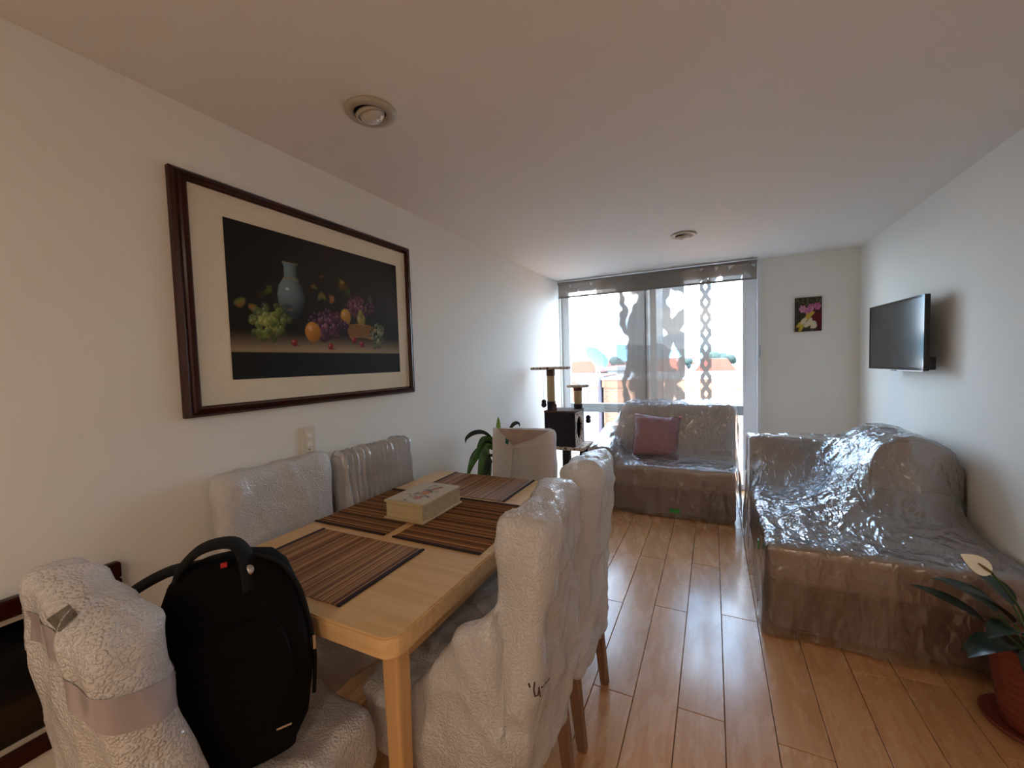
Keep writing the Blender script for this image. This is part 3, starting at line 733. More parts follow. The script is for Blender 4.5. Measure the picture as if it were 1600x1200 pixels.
# wall side
wrapped_chair((-1.325, 1.05, 0), -PI/2, 'bubble-wrapped dining chair against the wall under the light switch', wrap_shape(top=1.005, wid=.225, wtop=.225, thick=.045), 'bubble_wrap_fine', 12.4, .008)
wrapped_chair((-1.323, 1.575, 0), -PI/2, 'dining chair wrapped in white pleated plastic film against the wall', wrap_shape(top=.985, wid=.235, wtop=.245, thick=.042), 'plastic_white', 17.1, .007, flute=.010, nm='plastic_wrap')
# far end, wrapped in foam paper
FC = (-1.055, 2.09, 0)
t, w = wrapped_chair(FC, PI, 'dining chair wrapped in white foam paper at the far table end', wrap_shape(top=.965, wid=.205, wtop=.19, thick=.05, seat=True), 'foam_paper', 21.9, .006, nm='foam_wrap')
yb = -.178                                     # front of the back in chair space (faces the camera)
def fp(a, c, d): return Vector((-a, yb+.014+d-(c-.48)*.07, c))
obj('wrap_opening', prism(newbm(), [(-.17, .968), (.175, .968), (-.04, .865), (-.10, .84)], -.006, fp), 'sheet_inner', t, local=True)
obj('paper_flap', prism(newbm(), [(-.208, .52), (-.205, .972), (-.175, .972), (-.06, .86), (-.095, .52)], .006, fp), 'foam_paper', t, local=True)
obj('paper_flap', prism(newbm(), [(.205, .965), (.205, .875), (-.12, .85), (-.12, .83), (.16, .955)], .010, fp), 'foam_paper', t, local=True)
obj('paper_flap', prism(newbm(), [(.20, .52), (.205, .885), (.14, .885), (.07, .70), (.05, .52)], .008, fp), 'foam_paper', t, local=True)
obj('leaf_print', prism(newbm(), [(-.112, .912), (-.09, .893), (-.095, .87), (-.115, .88)], .008, fp), 'teal_mark', t, local=True)

# marks on the wraps, laid on the real surface
def surf(w, pxs, lift=.003):
    bpy.context.view_layer.update(); mw = w.matrix_world; me = w.data
    t_ = BVHTree.FromPolygons([mw @ v.co for v in me.vertices], [tuple(p.vertices) for p in me.polygons]); out = []
    for x, y_ in pxs:
        d = ray(x, y_).normalized(); h = t_.ray_cast(CAM, d); out.append((h[0]+(-d)*lift) if h[0] else None)
    return out
def decal(w, parent, name, quad, mat, n=9):
    pts = []
    for i in range(n):
        for j in range(n):
            u, v = i/(n-1), j/(n-1); a_ = [quad[0][k]*(1-u)*(1-v)+quad[1][k]*u*(1-v)+quad[2][k]*u*v+quad[3][k]*(1-u)*v for k in (0, 1)]; pts.append(a_)
    P = surf(w, pts, .002)
    if any(p is None for p in P): print('decal misses', name); return
    G = np.array([tuple(parent.matrix_world.inverted() @ p) for p in P]).reshape(n, n, 3); return obj(name, fromgrid(G), mat, parent, local=True, smooth=True)
decal(near_w, near_t, 'shipping_label', [(72, 968), (108, 944), (122, 960), (92, 988)], 'print_grey', 14)
for st in ([(835, 1066), (834, 1078), (836, 1088), (841, 1086), (842, 1074)], [(842, 1074), (844, 1088)], [(826, 1068), (828, 1074)], [(846, 1074), (852, 1068), (858, 1060)]):
    P = [p for p in surf(r1_w, st, .002) if p]
    if len(P) > 1: obj('pen_mark', tube(newbm(), [r1_t.matrix_world.inverted() @ p for p in P], .0022, 5), 'pen_brown', r1_t, local=True)

# ================================================================== BACKPACK
bp = thing('backpack', (-.995, .54, .505), 'black laptop backpack standing on the bubble-wrapped chair', 'backpack')
th = math.radians(-122)
def pack(levels, n=40, ex=3.2):
    P = np.zeros((len(levels), n+1, 3))
    for i, (z, hw, hd, oy) in enumerate(levels):
        for k in range(n+1):
            a = 2*math.pi*k/n; c, s = math.cos(a), math.sin(a); P[i, k] = (hw*math.copysign(abs(c)**(2/ex), c), oy+hd*math.copysign(abs(s)**(2/ex), s), z)
    me = fromgrid(P); bm = bmesh.new(); bm.from_mesh(me); bmesh.ops.remove_doubles(bm, verts=bm.verts[:], dist=.0005); bmesh.ops.holes_fill(bm, edges=bm.edges[:]); bmesh.ops.recalc_face_normals(bm, faces=bm.faces[:]); return bm
Mb = Matrix.Translation((-.995, .54, .505)) @ Matrix.Rotation(th, 4, 'Z')
def packobj(name, bm, mat, parent=bp, smooth=True):
    bmesh.ops.transform(bm, matrix=Mb, verts=bm.verts[:]); return obj(name, bm, mat, parent, smooth=smooth)
packobj('main_body', pack([(0, .09, .06, 0), (.004, .118, .078, 0), (.05, .142, .09, .0), (.16, .158, .095, .0), (.27, .15, .085, -.005), (.35, .135, .07, -.012), (.405, .116, .055, -.02), (.435, .09, .04, -.025), (.447, .05, .022, -.03)]), 'black_fabric')
packobj('front_pocket', pack([(.012, .09, .02, .07), (.02, .108, .03, .072), (.10, .12, .034, .076), (.2, .116, .034, .074), (.28, .10, .028, .066), (.32, .08, .02, .058), (.33, .045, .01, .052)]), 'black_fabric')
packobj('grab_handle', tube(newbm(), curve_pts([(.10, -.02, .415), (.088, -.02, .446), (.05, -.018, .478), (.0, -.012, .482), (-.025, -.002, .462), (-.036, .022, .425), (-.04, .042, .38)], 6), .028, 8, flat=.28, updir=(0,0,1)), 'black_strap')
packobj('shoulder_strap', tube(newbm(), curve_pts([(.06, -.05, .43), (.12, -.05, .43), (.19, -.035, .40), (.245, -.02, .335), (.26, -.01, .26), (.235, -.02, .17), (.17, -.04, .09)], 6), .029, 8, flat=.25, updir=(0,0,1)), 'black_strap')
zp = packobj('zipper', tube(newbm(), curve_pts([(-.154, .03, .08), (-.160, .03, .18), (-.150, .03, .28), (-.132, .025, .36), (-.095, .016, .42), (-.045, .004, .45)], 6), .0046, 6), 'black_strap')
packobj('zip_pull', box(newbm(), -.164, -.156, .026, .036, .19, .225, .001, 1), 'steel', zp, False)
packobj('zip_pull', box(newbm(), -.10, -.07, .108, .112, .085, .09, .001, 1), 'steel', zp, False)
packobj('red_stitch', box(newbm(), .004, .016, .012, .020, .438, .447), 'red_thread', bp, False)
packobj('badge', lathe(newbm(), [(.0, .004), (.008, .003), (.011, 0)], (0,0,0), 16, Matrix.Translation((-.036, .034, .425)) @ Matrix.Rotation(math.radians(-70), 4, 'X')), 'steel')

# ================================================================== WALL ART, SWITCH, FRAMED PANEL
FX = LW+.032
pf = thing('framed_painting', (LW, 1.385, 1.225), 'still life painting of fruit and a vase in a wide dark wooden frame', 'painting')
y0, y1, z0, z1 = .775, 1.985, 1.222, 2.078
fwid = .052
def mould(pa, pb, ia, ib):
    """one mitred side of the frame: outer edge pa-pb, inner edge ia-ib (y,z)"""
    prof = [(0, 0), (0, .020), (.22, .030), (.42, .027), (.52, .034), (.78, .036), (.9, .024), (1, .020), (1, 0)]
    bm = newbm(); A, Bv = [], []
    for t_, d in prof:
        A.append(bm.verts.new((LW+d, pa[0]+(ia[0]-pa[0])*t_, pa[1]+(ia[1]-pa[1])*t_))); Bv.append(bm.verts.new((LW+d, pb[0]+(ib[0]-pb[0])*t_, pb[1]+(ib[1]-pb[1])*t_)))
    n = len(prof)
    for k in range(n): bm.faces.new((A[k], A[(k+1) % n], Bv[(k+1) % n], Bv[k]))
    bm.faces.new(A); bm.faces.new(Bv); bmesh.ops.recalc_face_normals(bm, faces=bm.faces[:]); return bm
O = [(y0, z0), (y1, z0), (y1, z1), (y0, z1)]; I = [(y0+fwid, z0+fwid*.72), (y1-fwid*.72, z0+fwid*.72), (y1-fwid*.72, z1-fwid*.72), (y0+fwid, z1-fwid*.72)]
for k in range(4): obj('frame_moulding', mould(O[k], O[(k+1) % 4], I[k], I[(k+1) % 4]), 'mahogany', pf)
obj('mat_board', B(LW+.002, LW+.014, y0+.03, y1-.02, z0+.02, z1-.02), 'mat_board', pf)
PX = LW+.0155
def uv(px, py): p = onx(px, py, PX); return p.y, p.z
def cz(zx, zy): return uv(330+zx*.19375, 390+zy*.19375)          # a point of the painting as seen in the photo
rnd = random.Random(11)
def still_life(U, V):
    C = np.zeros(U.shape+(3,)); gx = (U-.94)/.93; gz = (V-1.348)/.607
    C += A3(L(22,20,15)); warm = np.exp(-(((gx-.62)/.35)**2+((gz-.8)/.35)**2)); C = C*(1-.8*warm[..., None])+A3(L(52,43,35))*.8*warm[..., None]
    gr = np.exp(-(((gx-.97)/.12)**2+((gz-.6)/.2)**2)); C = C*(1-.5*gr[..., None])+A3(L(62,56,52))*.5*gr[..., None]
    zt0, zt1 = cz(140, 828)[1], cz(140, 640)[1]
    tab = np.clip((V-zt0)/.004, 0, 1)*np.clip((zt1-V)/.07, 0, 1); lit = .4+.6*np.clip((zt1-V)/(zt1-zt0), 0, 1)
    C = C*(1-tab[..., None])+(A3(L(150,128,98))*lit[..., None]*(.75+.3*np.exp(-((gx-.5)/.4)**2))[..., None])*tab[..., None]
    low = np.clip((zt0-V)/.004, 0, 1); C = blend(C, low, L(20,18,15))
    # vase
    vb, vt = cz(690, 560), cz(670, 110); cx = cz(650, 380)[0]; HV = vt[1]-vb[1]; prof_z = vb[1]+HV*np.array([0, .08, .23, .40, .57, .68, .73, .9, .985, 1.0])
    prof_r = np.array([.03, .046, .062, .068, .058, .04, .032, .031, .038, .039]); R = np.interp(V, prof_z, prof_r, 0, 0); nx = (U-cx)/np.maximum(R, 1e-4)
    m = np.clip((1-np.abs(nx))/.06, 0, 1)*(R > 0); sh = np.clip(.75-.35*nx-.3*nx*nx, .1, 1); sh *= np.clip((V-vb[1])/.10, .2, 1)
    C = C*(1-m[..., None])+A3(L(112,130,134))[None, None]*sh[..., None]*m[..., None]
    for zz in (vb[1]+HV*.69, vb[1]+HV*.72, vt[1]-.003): C = blend(C, m*np.exp(-((V-zz)/.0022)**2), L(120,108,74))
    C = blend(C, ell(U, V, cx-.02, vb[1]+.125, .012, .009, .8)*.8, L(190,205,205)); C = blend(C, ell(U, V, cx-.02, vb[1]+.05, .03, .014, .6)*.7, L(44,48,56))
    C = blend(C, ell(U, V, cx-.005, vb[1]+.038, .02, .005, .6)*.6, L(140,84,60))
    # leaves
    for (zx, zy, r, c) in [(245, 430, .034, (96,74,34)), (335, 465, .026, (104,80,36)), (455, 325, .026, (64,62,26)), (890, 370, .03, (94,82,38)), (980, 400, .03, (110,94,42)), (1060, 300, .034, (70,64,32)), (830, 310, .02, (84,72,34)), (1100, 350, .03, (58,56,30)), (1280, 400, .024, (62,62,34)), (1050, 270, .022, (98,86,44)), (390, 370, .03, (36,38,18)), (890, 215, .016, (64,54,30))]:
        u, v = cz(zx, zy)
        for q in range(3): C = blend(C, ell(U, V, u+rnd.uniform(-.3, .3)*r, v+rnd.uniform(-.3, .3)*r, r*.8, r*.42, .4, rnd.uniform(-1, 1.2))*.75, L(*[int(x*rnd.uniform(.9, 1.4)) for x in c]))
    # grapes
    def bunch(z_center, sx, sz, n, rr, cols, hi):
        nonlocal C
        pts = []
        for _ in range(n):
            a, q = rnd.random()*2*math.pi, math.sqrt(rnd.random()); pts.append((math.cos(a)*q, math.sin(a)*q))
        pts.sort(key=lambda p: -abs(p[0])-abs(p[1]))
        for a, q in pts:
            u, v = cz(z_center[0]+a*sx, z_center[1]+q*sz); k = 1-.6*max(0, math.hypot(a, q)-.35)
            c = [x*k for x in rnd.choice(cols)]; C = orb(C, U, V, u, v, rr, rr*1.05, L(*c), hi*k)
    bunch((470, 590), 165, 145, 95, .0145, [(140,150,70), (118,132,64), (170,172,86), (96,112,58)], .16)
    bunch((1195, 470), 115, 85, 80, .0125, [(120,64,76), (104,50,66), (140,84,92), (84,48,70)], .14)
    u, v = cz(1085, 545); C = orb(C, U, V, u, v, .034, .043, L(200,146,58), .16)
    u, v = cz(1210, 565); C = orb(C, U, V, u, v, .029, .034, L(164,148,74), .12); u, v = cz(1205, 520); C = orb(C, U, V, u, v, .016, .024, L(150,136,66), .05)
    # basket
    u, v = cz(1210, 655); du = np.abs(U-u)/(.074+.030*np.clip((V-v+.04)/.08, 0, 1)**.6); m = np.clip((1-du)/.06, 0, 1)*np.clip((.036-np.abs(V-v+.012*du*du))/.004, 0, 1)
    wv = .5+.5*np.sin((U+V)*520)*np.sin((U-V)*520); C = C*(1-m[..., None])+(A3(L(128,88,40))*(.45+.8*wv)[..., None])*m[..., None]
    C = blend(C, m*np.exp(-((V-v-.036)/.004)**2), L(178,138,80)); C = blend(C, m*np.exp(-((V-v+.036)/.004)**2), L(150,104,70))
    bunch((940, 610), 155, 115, 95, .0145, [(124,68,84), (98,54,76), (150,92,104), (82,52,74), (112,66,96)], .16)
    u, v = cz(822, 665); C = orb(C, U, V, u, v, .043, .048, L(206,134,48), .2)
    bunch((1340, 690), 55, 110, 46, .0105, [(150,152,110), (118,124,88), (170,170,124), (90,100,74)], .14)
    for zx, zy in ((672, 752), (965, 782), (1152, 732), (1215, 762)):
        u, v = cz(zx, zy); C = blend(C, ell(U, V, u+.012, v-.011, .02, .007, .8)*.7, L(52,40,30)); C = orb(C, U, V, u, v, .0165, .0165, L(150,32,30), .25)
    return C
U, V, C = painted(380, 250, .94, 1.87, 1.348, 1.955, still_life)
obj('canvas_print', print_mesh(np.stack([np.full_like(U, PX), U, V], -1), C*1.25), 'oil_print', pf)

# light switch
sw = thing('light_switch', (LW, 1.25, .995), 'ivory double light switch plate on the wall below the painting', 'switch')
obj('switch_plate', B(LW, LW+.010, 1.214, 1.288, .997, 1.122, .004, 3), 'ivory_plastic', sw, smooth=False)
obj('inner_frame', B(LW+.010, LW+.0125, 1.231, 1.271, 1.008, 1.111, .001, 1), 'ivory_plastic', sw)
for zz in (1.082, 1.042): obj('rocker', B(LW+.0125, LW+.018, 1.237, 1.265, zz-.010, zz+.010, .002, 2), 'ivory_button', sw)
obj('screw', lathe(newbm(), [(0, .002), (.003, .001), (.003, 0)], (0,0,0), 10, Matrix.Translation((LW+.0125, 1.251, 1.019)) @ Matrix.Rotation(PI/2, 4, 'Y')), 'dark_recess', sw)

# dark framed glass panel standing low against the wall
fx = LW+.035
fp_ = thing('framed_glass_panel', (LW, .1, .385), 'black glass panel in a dark carved frame low on the wall behind the chair', 'picture')
my0, my1, mz0, mz1, mw = -.35, .575, .37, .815, .05
for a in ((my0, my1, mz1-mw, mz1), (my0, my1, mz0, mz0+mw), (my0, my0+mw, mz0+mw, mz1-mw), (my1-mw, my1, mz0+mw, mz1-mw)): obj('frame_side', B(LW, LW+.03, *a, .008, 3), 'mahogany', fp_)
for a in ((my0+mw, my1-mw, mz1-mw-.016, mz1-mw), (my0+mw, my1-mw, mz0+mw, mz0+mw+.012), (my1-mw-.014, my1-mw, mz0+mw+.012, mz1-mw-.016)): obj('slip', B(LW+.004, LW+.016, *a), 'off_white_metal', fp_)
obj('glass', B(LW+.004, LW+.010, my0+mw, my1-mw-.014, mz0+mw+.012, mz1-mw-.016), 'black_gloss', fp_)

# small canvas on the window wall: plain patches of colour
sa = thing('small_canvas', (.80, EW, 1.59), 'small colourful canvas with pink and maroon patches beside the window', 'painting')
obj('canvas_block', B(.70, .904, EW-.022, EW, 1.59, 1.905), 'black_fabric', sa)
rnd = random.Random(5)
def patches(U, V):
    C = np.zeros(U.shape+(3,))+A3(L(60,58,46))
    for k in range(70): C = blend(C, ell(U, V, rnd.random(), .62+.4*rnd.random(), .06, .03, .4, rnd.random()*3)*.7, L(*rnd.choice([(92,90,72), (44,40,34), (110,104,84), (36,34,28)])))
    for k in range(14): C = blend(C, ell(U, V, rnd.random()*.25, rnd.random()*.6+.1, .09, .05, .3, 1.2)*.7, L(*rnd.choice([(42,30,26), (30,24,22), (58,44,34)])))
    C = blend(C, ell(U, V, .85, .35, .26, .4, .1), L(92,22,36)); C = blend(C, ell(U, V, .8, .62, .25, .12, .2), L(64,24,34))
    for u, v in ((.28, .66), (.6, .7), (.84, .72), (.5, .58)):
        for q in range(6): C = blend(C, ell(U, V, u+.07*math.cos(q*1.05), v+.045*math.sin(q*1.05), .085, .06, .2, q*1.05)*.9, L(*rnd.choice([(196,118,158), (180,96,142), (206,142,168)])))
        C = blend(C, ell(U, V, u, v, .03, .02, .4), L(150,70,110))
    for u, v, a in ((.22, .1, 2), (.2, .22, 1), (.55, .48, .8), (.45, .38, 1.0)): C = blend(C, ell(U, V, u, v, .22, .07, .25, a*.5), L(196,166,64))
    for u, v in ((.55, .27), (.66, .22), (.45, .2), (.32, .3), (.7, .12)): C = blend(C, ell(U, V, u, v, .16, .09, .3, rnd.random()), L(214,200,168))
    C = blend(C, ((V > .03) & (V < .065) & (U > .3))*1.0, L(60,40,28)); return C
U, V, C = painted(80, 110, 0, 1, 0, 1, patches)
obj('painted_face', print_mesh(np.stack([.702+U*.2, np.full_like(U, EW-.0226), 1.592+V*.311], -1), C), 'oil_print', sa)

# ================================================================== TELEVISION
tvc = Vector((1.075, 3.525, 1.48)); tdir = Vector((-.05, .73, 0)).normalized(); ang = math.atan2(tdir.y, tdir.x)
tv = thing('television', (1.18, 3.52, 1.26), 'flat black television on a swivel bracket on the wall', 'television')
MT = Matrix.Translation(tvc) @ Matrix.Rotation(ang, 4, 'Z')      # local x along the screen, +y faces the room
def tvo(name, mat, *a, parent=tv, **k):
    bm = B(*a, **k); bmesh.ops.transform(bm, matrix=MT, verts=bm.verts[:]); return obj(name, bm, mat, parent)
tvo('housing', 'black_plastic', -.366, .366, -.012, .012, -.22, .22, bev=.004)
tvo('bezel', 'black_gloss', -.366, .366, .012, .016, .207, .22); tvo('bezel', 'black_gloss', -.366, .366, .012, .016, -.22, -.203)
tvo('bezel', 'black_gloss', -.366, -.354, .012, .016, -.203, .207); tvo('bezel', 'black_gloss', .354, .366, .012, .016, -.203, .207)
tvo('screen', 'tv_screen', -.354, .354, .010, .0135, -.203, .207)
tvo('chrome_strip', 'steel', -.36, .36, .010, .0165, -.2225, -.2195); tvo('logo_tab', 'black_plastic', -.03, .03, .006, .016, -.228, -.2215)
tvo('speaker_box', 'black_plastic', -.36, -.1, -.045, -.011, -.215, -.14, bev=.006)
obj('bracket', B(1.12, 1.175, 3.45, 3.60, 1.42, 1.55, .004), 'black_plastic', tv); obj('wall_plate', B(1.172, 1.19, 3.42, 3.63, 1.38, 1.6, .003), 'black_plastic', tv)

# ================================================================== CAT TREE
ct = thing('cat_tree', (-1.31, 3.87, 0), 'leopard plush cat tree with sisal posts and a cubby beside the window', 'cat tree')
obj('base', B(-1.49, -1.09, 3.70, 4.07, 0, .035, .008), 'leopard_plush', ct)
for x, y_ in ((-1.44, 3.745), (-1.14, 4.0)):
    ps = obj('lower_post', lathe(newbm(), [(.04, .0), (.04, .34)], (x, y_, .035), 20), 'sisal', ct, smooth=True)
    obj('plush_collar', lathe(newbm(), [(.042, 0), (.044, .01), (.044, .15), (.042, .16)], (x, y_, .375), 20), 'dark_plush', ct, smooth=True)
obj('lower_post', B(-1.30, -1.235, 3.72, 3.78, .035, .535), 'dark_plush', ct)
bm = newbm(); tube(bm, [(-1.25, 3.72, .12), (-1.15, 3.74, .30), (-1.12, 3.75, .52)], .018, 8); obj('ramp', bm, 'dark_plush', ct)
obj('shelf', B(-1.50, -1.085, 3.69, 4.06, .535, .568, .008), 'leopard_plush', ct)
cb = obj('cubby_front', B(-1.47, -1.165, 3.70, 3.715, .568, .905, .004), 'dark_plush', ct)
obj('cubby_back', B(-1.47, -1.165, 3.985, 4.0, .568, .905), 'dark_plush', ct)
obj('cubby_wall', B(-1.47, -1.455, 3.715, 3.985, .568, .89), 'dark_plush', ct); obj('cubby_roof', B(-1.472, -1.163, 3.698, 4.002, .89, .908, .004), 'brown_plush', ct)
bm = newbm(); ring = [(3.85+.085*math.cos(a), .735+.11*math.sin(a)) for a in np.linspace(0, 2*PI, 33)[:-1]]; sq = []
for a in np.linspace(0, 2*PI, 33)[:-1]:
    c, s = math.cos(a), math.sin(a); k = 1/max(abs(c)/.135, abs(s)/.161); sq.append((3.85+c*k, .729+s*k))
for X_ in (-1.18, -1.165):
    A_ = [bm.verts.new((X_, *p)) for p in ring]; B_ = [bm.verts.new((X_, *p)) for p in sq]
    for k in range(32): bm.faces.new((A_[k], A_[(k+1) % 32], B_[(k+1) % 32], B_[k]))
    if X_ == -1.18: A0 = A_
    else:
        for k in range(32): bm.faces.new((A0[k], A0[(k+1) % 32], A_[(k+1) % 32], A_[k]))
bmesh.ops.recalc_face_normals(bm, faces=bm.faces[:]); obj('cubby_doorway', bm, 'leopard_plush', ct)
def post(x, y_, z0_, z1_, plat_r, r=.038):
    h = z1_-z0_
    obj('plush_sleeve', lathe(newbm(), [(r+.003, 0), (r+.003, h*.22)], (x, y_, z0_), 20), 'dark_plush', ct, smooth=True)
    obj('sisal_post', lathe(newbm(), [(r, h*.22), (r, h*.84)], (x, y_, z0_), 20), 'sisal', ct, smooth=True)
    obj('plush_sleeve', lathe(newbm(), [(r+.003, h*.84), (r+.004, h*.9), (r+.003, h)], (x, y_, z0_), 20), 'brown_plush', ct, smooth=True)
    obj('platform', lathe(newbm(), [(0, 0), (plat_r-.006, 0), (plat_r, .006), (plat_r, .018), (plat_r-.006, .024), (0, .024)], (x, y_, z1_), 40), 'leopard_plush', ct)
post(-1.415, 3.76, .908, 1.305, .195); post(-1.2, 3.935, .908, 1.12, .108)
def pom(x, y_, zt, zb, mat):
    s_ = obj('string', tube(newbm(), [(x, y_, zt), (x, y_, zb)], .0015, 5), 'string_white', ct)
    bm = newbm(); ball(bm, (x, y_, zb), .024, 8); ball(bm, (x, y_, zb-.03), .026, 8); obj('pompom', crumple_bm(bm), mat, ct, smooth=True)
def crumple_bm(bm):
    for v in bm.verts: v.co += Vector((1,1,1))*.003*fbm(v.co.x*60, v.co.y*60, v.co.z*60)
    return bm
pom(-1.485, 3.74, 1.305, .99, 'dark_plush'); pom(-1.37, 3.72, 1.305, .955, 'brown_plush'); pom(-1.105, 3.95, 1.12, .82, 'dark_plush')

# ================================================================== PLANTS
def leaf(bm, base, dirv, length, width, droop, n=9, fold=.25, twist=0, side=None):
    base = Vector(base); d = Vector(dirv).normalized(); pts = []; p = base.copy(); st = length/n
    for i in range(n+1):
        pts.append(p.copy()); d = (d+Vector((0,0,-droop/n))).normalized(); p = p+d*st
    rows = []
    for i, p in enumerate(pts):
        t_ = (pts[min(i+1, n)]-pts[max(i-1, 0)]).normalized(); s = t_.cross(Vector((0,0,1))) if side is None else Vector(side)-t_*t_.dot(Vector(side))
        if s.length < .05: s = Vector((1,0,0))
        s.normalize(); nrm = s.cross(t_); s = (s*math.cos(twist*i/n)+nrm*math.sin(twist*i/n)); f = i/n; w = width*.5*(math.sin(math.pi*min(1, f**.75))**.8 if 0 < f < 1 else .02)
        rows.append([bm.verts.new(p+s*w+nrm*w*fold), bm.verts.new(p), bm.verts.new(p-s*w+nrm*w*fold)])
    for a, c in zip(rows, rows[1:]):
        for k in range(2): bm.faces.new((a[k], a[k+1], c[k+1], c[k]))
    return bm
# leafy plant between wall and paper-wrapped chair
PV = (-1.47, 2.56)
vp = thing('potted_plant', (*PV, 0), 'green leafy pot plant against the wall behind the paper-wrapped chair', 'plant')
obj('pot', lathe(newbm(), [(0, 0), (.085, 0), (.12, .22), (.128, .225), (.128, .25), (.115, .25), (.108, .22), (0, .215)], (*PV, 0), 28), 'terracotta', vp)
obj('stem', tube(newbm(), curve_pts([(*PV, .2), (-1.45, 2.54, .45), (-1.42, 2.52, .68)], 5), .012, 8), 'stem_green', vp)
def spine_leaf(px, ys, width, mat):
    pts = curve_pts([ony(x, y_, Y) for (x, y_), Y in zip(px, ys)], 5); bm = newbm(); rows = []; n = len(pts)-1
    for i, p in enumerate(pts):
        t_ = (pts[min(i+1, n)]-pts[max(i-1, 0)]).normalized(); s_ = t_.cross(Vector((.35, 1, .25))).normalized(); nr = s_.cross(t_); f = i/n; w = width*.5*max(.06, math.sin(math.pi*(.06+.94*f))**.7)
        rows.append([bm.verts.new(p+s_*w+nr*w*.4), bm.verts.new(p), bm.verts.new(p-s_*w+nr*w*.4)])
    for a_, c_ in zip(rows, rows[1:]):
        for k in range(2): bm.faces.new((a_[k], a_[k+1], c_[k+1], c_[k]))
    return obj('leaf', bm, mat, vp, smooth=True)
for px, ys, w, mt in (
    ([(775,700),(767,685),(754,676),(739,677),(728,685),(727,693)], [2.52,2.5,2.49,2.48,2.48,2.48], .034, 'leaf_dark'),
    ([(776,704),(767,688),(754,687),(747,698),(744,713)], [2.52,2.48,2.46,2.45,2.45], .04, 'leaf_mid'),
    ([(778,708),(762,702),(752,720),(749,740),(748,756)], [2.5,2.44,2.42,2.41,2.41], .085, 'leaf_mid'),
    ([(778,706),(765,692),(749,702),(737,716),(731,738),(730,748)], [2.53,2.51,2.5,2.49,2.48,2.48], .045, 'leaf_dark'),
    ([(778,712),(763,698),(745,710),(733,732),(730,752)], [2.51,2.47,2.46,2.46,2.46], .055, 'leaf_mid'),
    ([(778,716),(764,715),(757,735),(756,756)], [2.49,2.42,2.4,2.4], .07, 'leaf_dark'),
    ([(779,700),(777,672),(778,651)], [2.54,2.56,2.58], .055, 'leaf_light'),
    ([(782,700),(797,669),(804,662),(810,662),(812,667)], [2.54,2.58,2.6,2.61,2.61], .028, 'leaf_dark')):
    spine_leaf(px, ys, w, mt)
# peace lily by the chaise sofa
PC = (1.035, 2.07)
pp = thing('peace_lily', (*PC, 0), 'peace lily with a white bloom in a terracotta pot at the chaise sofa foot', 'plant')
obj('saucer', lathe(newbm(), [(0, .004), (.115, .004), (.135, .018), (.143, .032), (.136, .034), (.128, .024), (.11, .016), (0, .014)], (*PC, 0), 40), 'terracotta', pp, smooth=True)
obj('pot', lathe(newbm(), [(0, 0), (.085, 0), (.09, .01)]+[(.09+.0010*k+(.0028 if k % 4 == 0 else 0), .01+.0075*k) for k in range(1, 38)]+[(.131, .292), (.132, .305), (.121, .305), (.116, .27), (0, .268)], (*PC, .017), 44), 'terracotta', pp, smooth=True)
obj('soil', lathe(newbm(), [(0, .008), (.07, .006), (.1155, 0)], (*PC, .288), 24), 'soil', pp, smooth=True)
rnd = random.Random(9)
def petiole_leaf(az, el, stem, ln, wd_, dr, mt):
    d = Vector((math.cos(az)*math.cos(el), math.sin(az)*math.cos(el), math.sin(el))); b0 = Vector((*PC, .285))+Vector((d.x, d.y, 0))*.03; tip = b0+d*stem
    lf = obj('leaf', leaf(newbm(), tip, (d.x, d.y, d.z*.7), ln, wd_, dr, fold=.3), mt, pp, smooth=True); obj('leaf_stalk', tube(newbm(), [b0, b0.lerp(tip, .5)+Vector((0,0,.01)), tip], .0035, 6), 'stem_green', pp); return lf
for az, el, st, ln, wd_, dr in ((2.9, .62, .13, .22, .095, .2), (3.5, .5, .07, .16, .10, 1.3), (2.5, .9, .13, .2, .09, .9), (4.2, .6, .07, .16, .075, 1.4), (4.9, .8, .1, .17, .075, 1.3), (2.0, 1.1, .15, .16, .065, 1.2), (3.2, 1.1, .12, .2, .09, .9), (3.1, .25, .05, .14, .075, 1.2), (3.8, .95, .11, .18, .09, 1.3), (5.6, 1.2, .14, .08, .05, 1.0)):
    petiole_leaf(az, el, st, ln, wd_, dr, 'leaf_dark')
fb = ony(1527, 882, 2.02); fb = Vector((fb.x, 2.02, fb.z))
st_ = obj('flower_stalk', tube(newbm(), curve_pts([(PC[0]-.02, PC[1]-.02, .285), (PC[0]-.06, 2.05, .45), (fb.x+.035, 2.02, fb.z-.02)], 6), .0035, 6), 'stem_green', pp)
bm = newbm(); leaf(bm, (fb.x+.036, 2.02, fb.z-.028), (-.72, 0, .62), .10, .062, .2, n=12, fold=.22, side=(.5, .35, .75))
sp_ = obj('spathe', bm, 'spathe', pp, smooth=True)
obj('spadix', tube(newbm(), [(fb.x+.03, 2.005, fb.z-.016), (fb.x+.012, 1.998, fb.z-.002), (fb.x-.008, 1.994, fb.z+.014)], [.004, .0055, .003], 8), 'spadix', sp_, smooth=True)

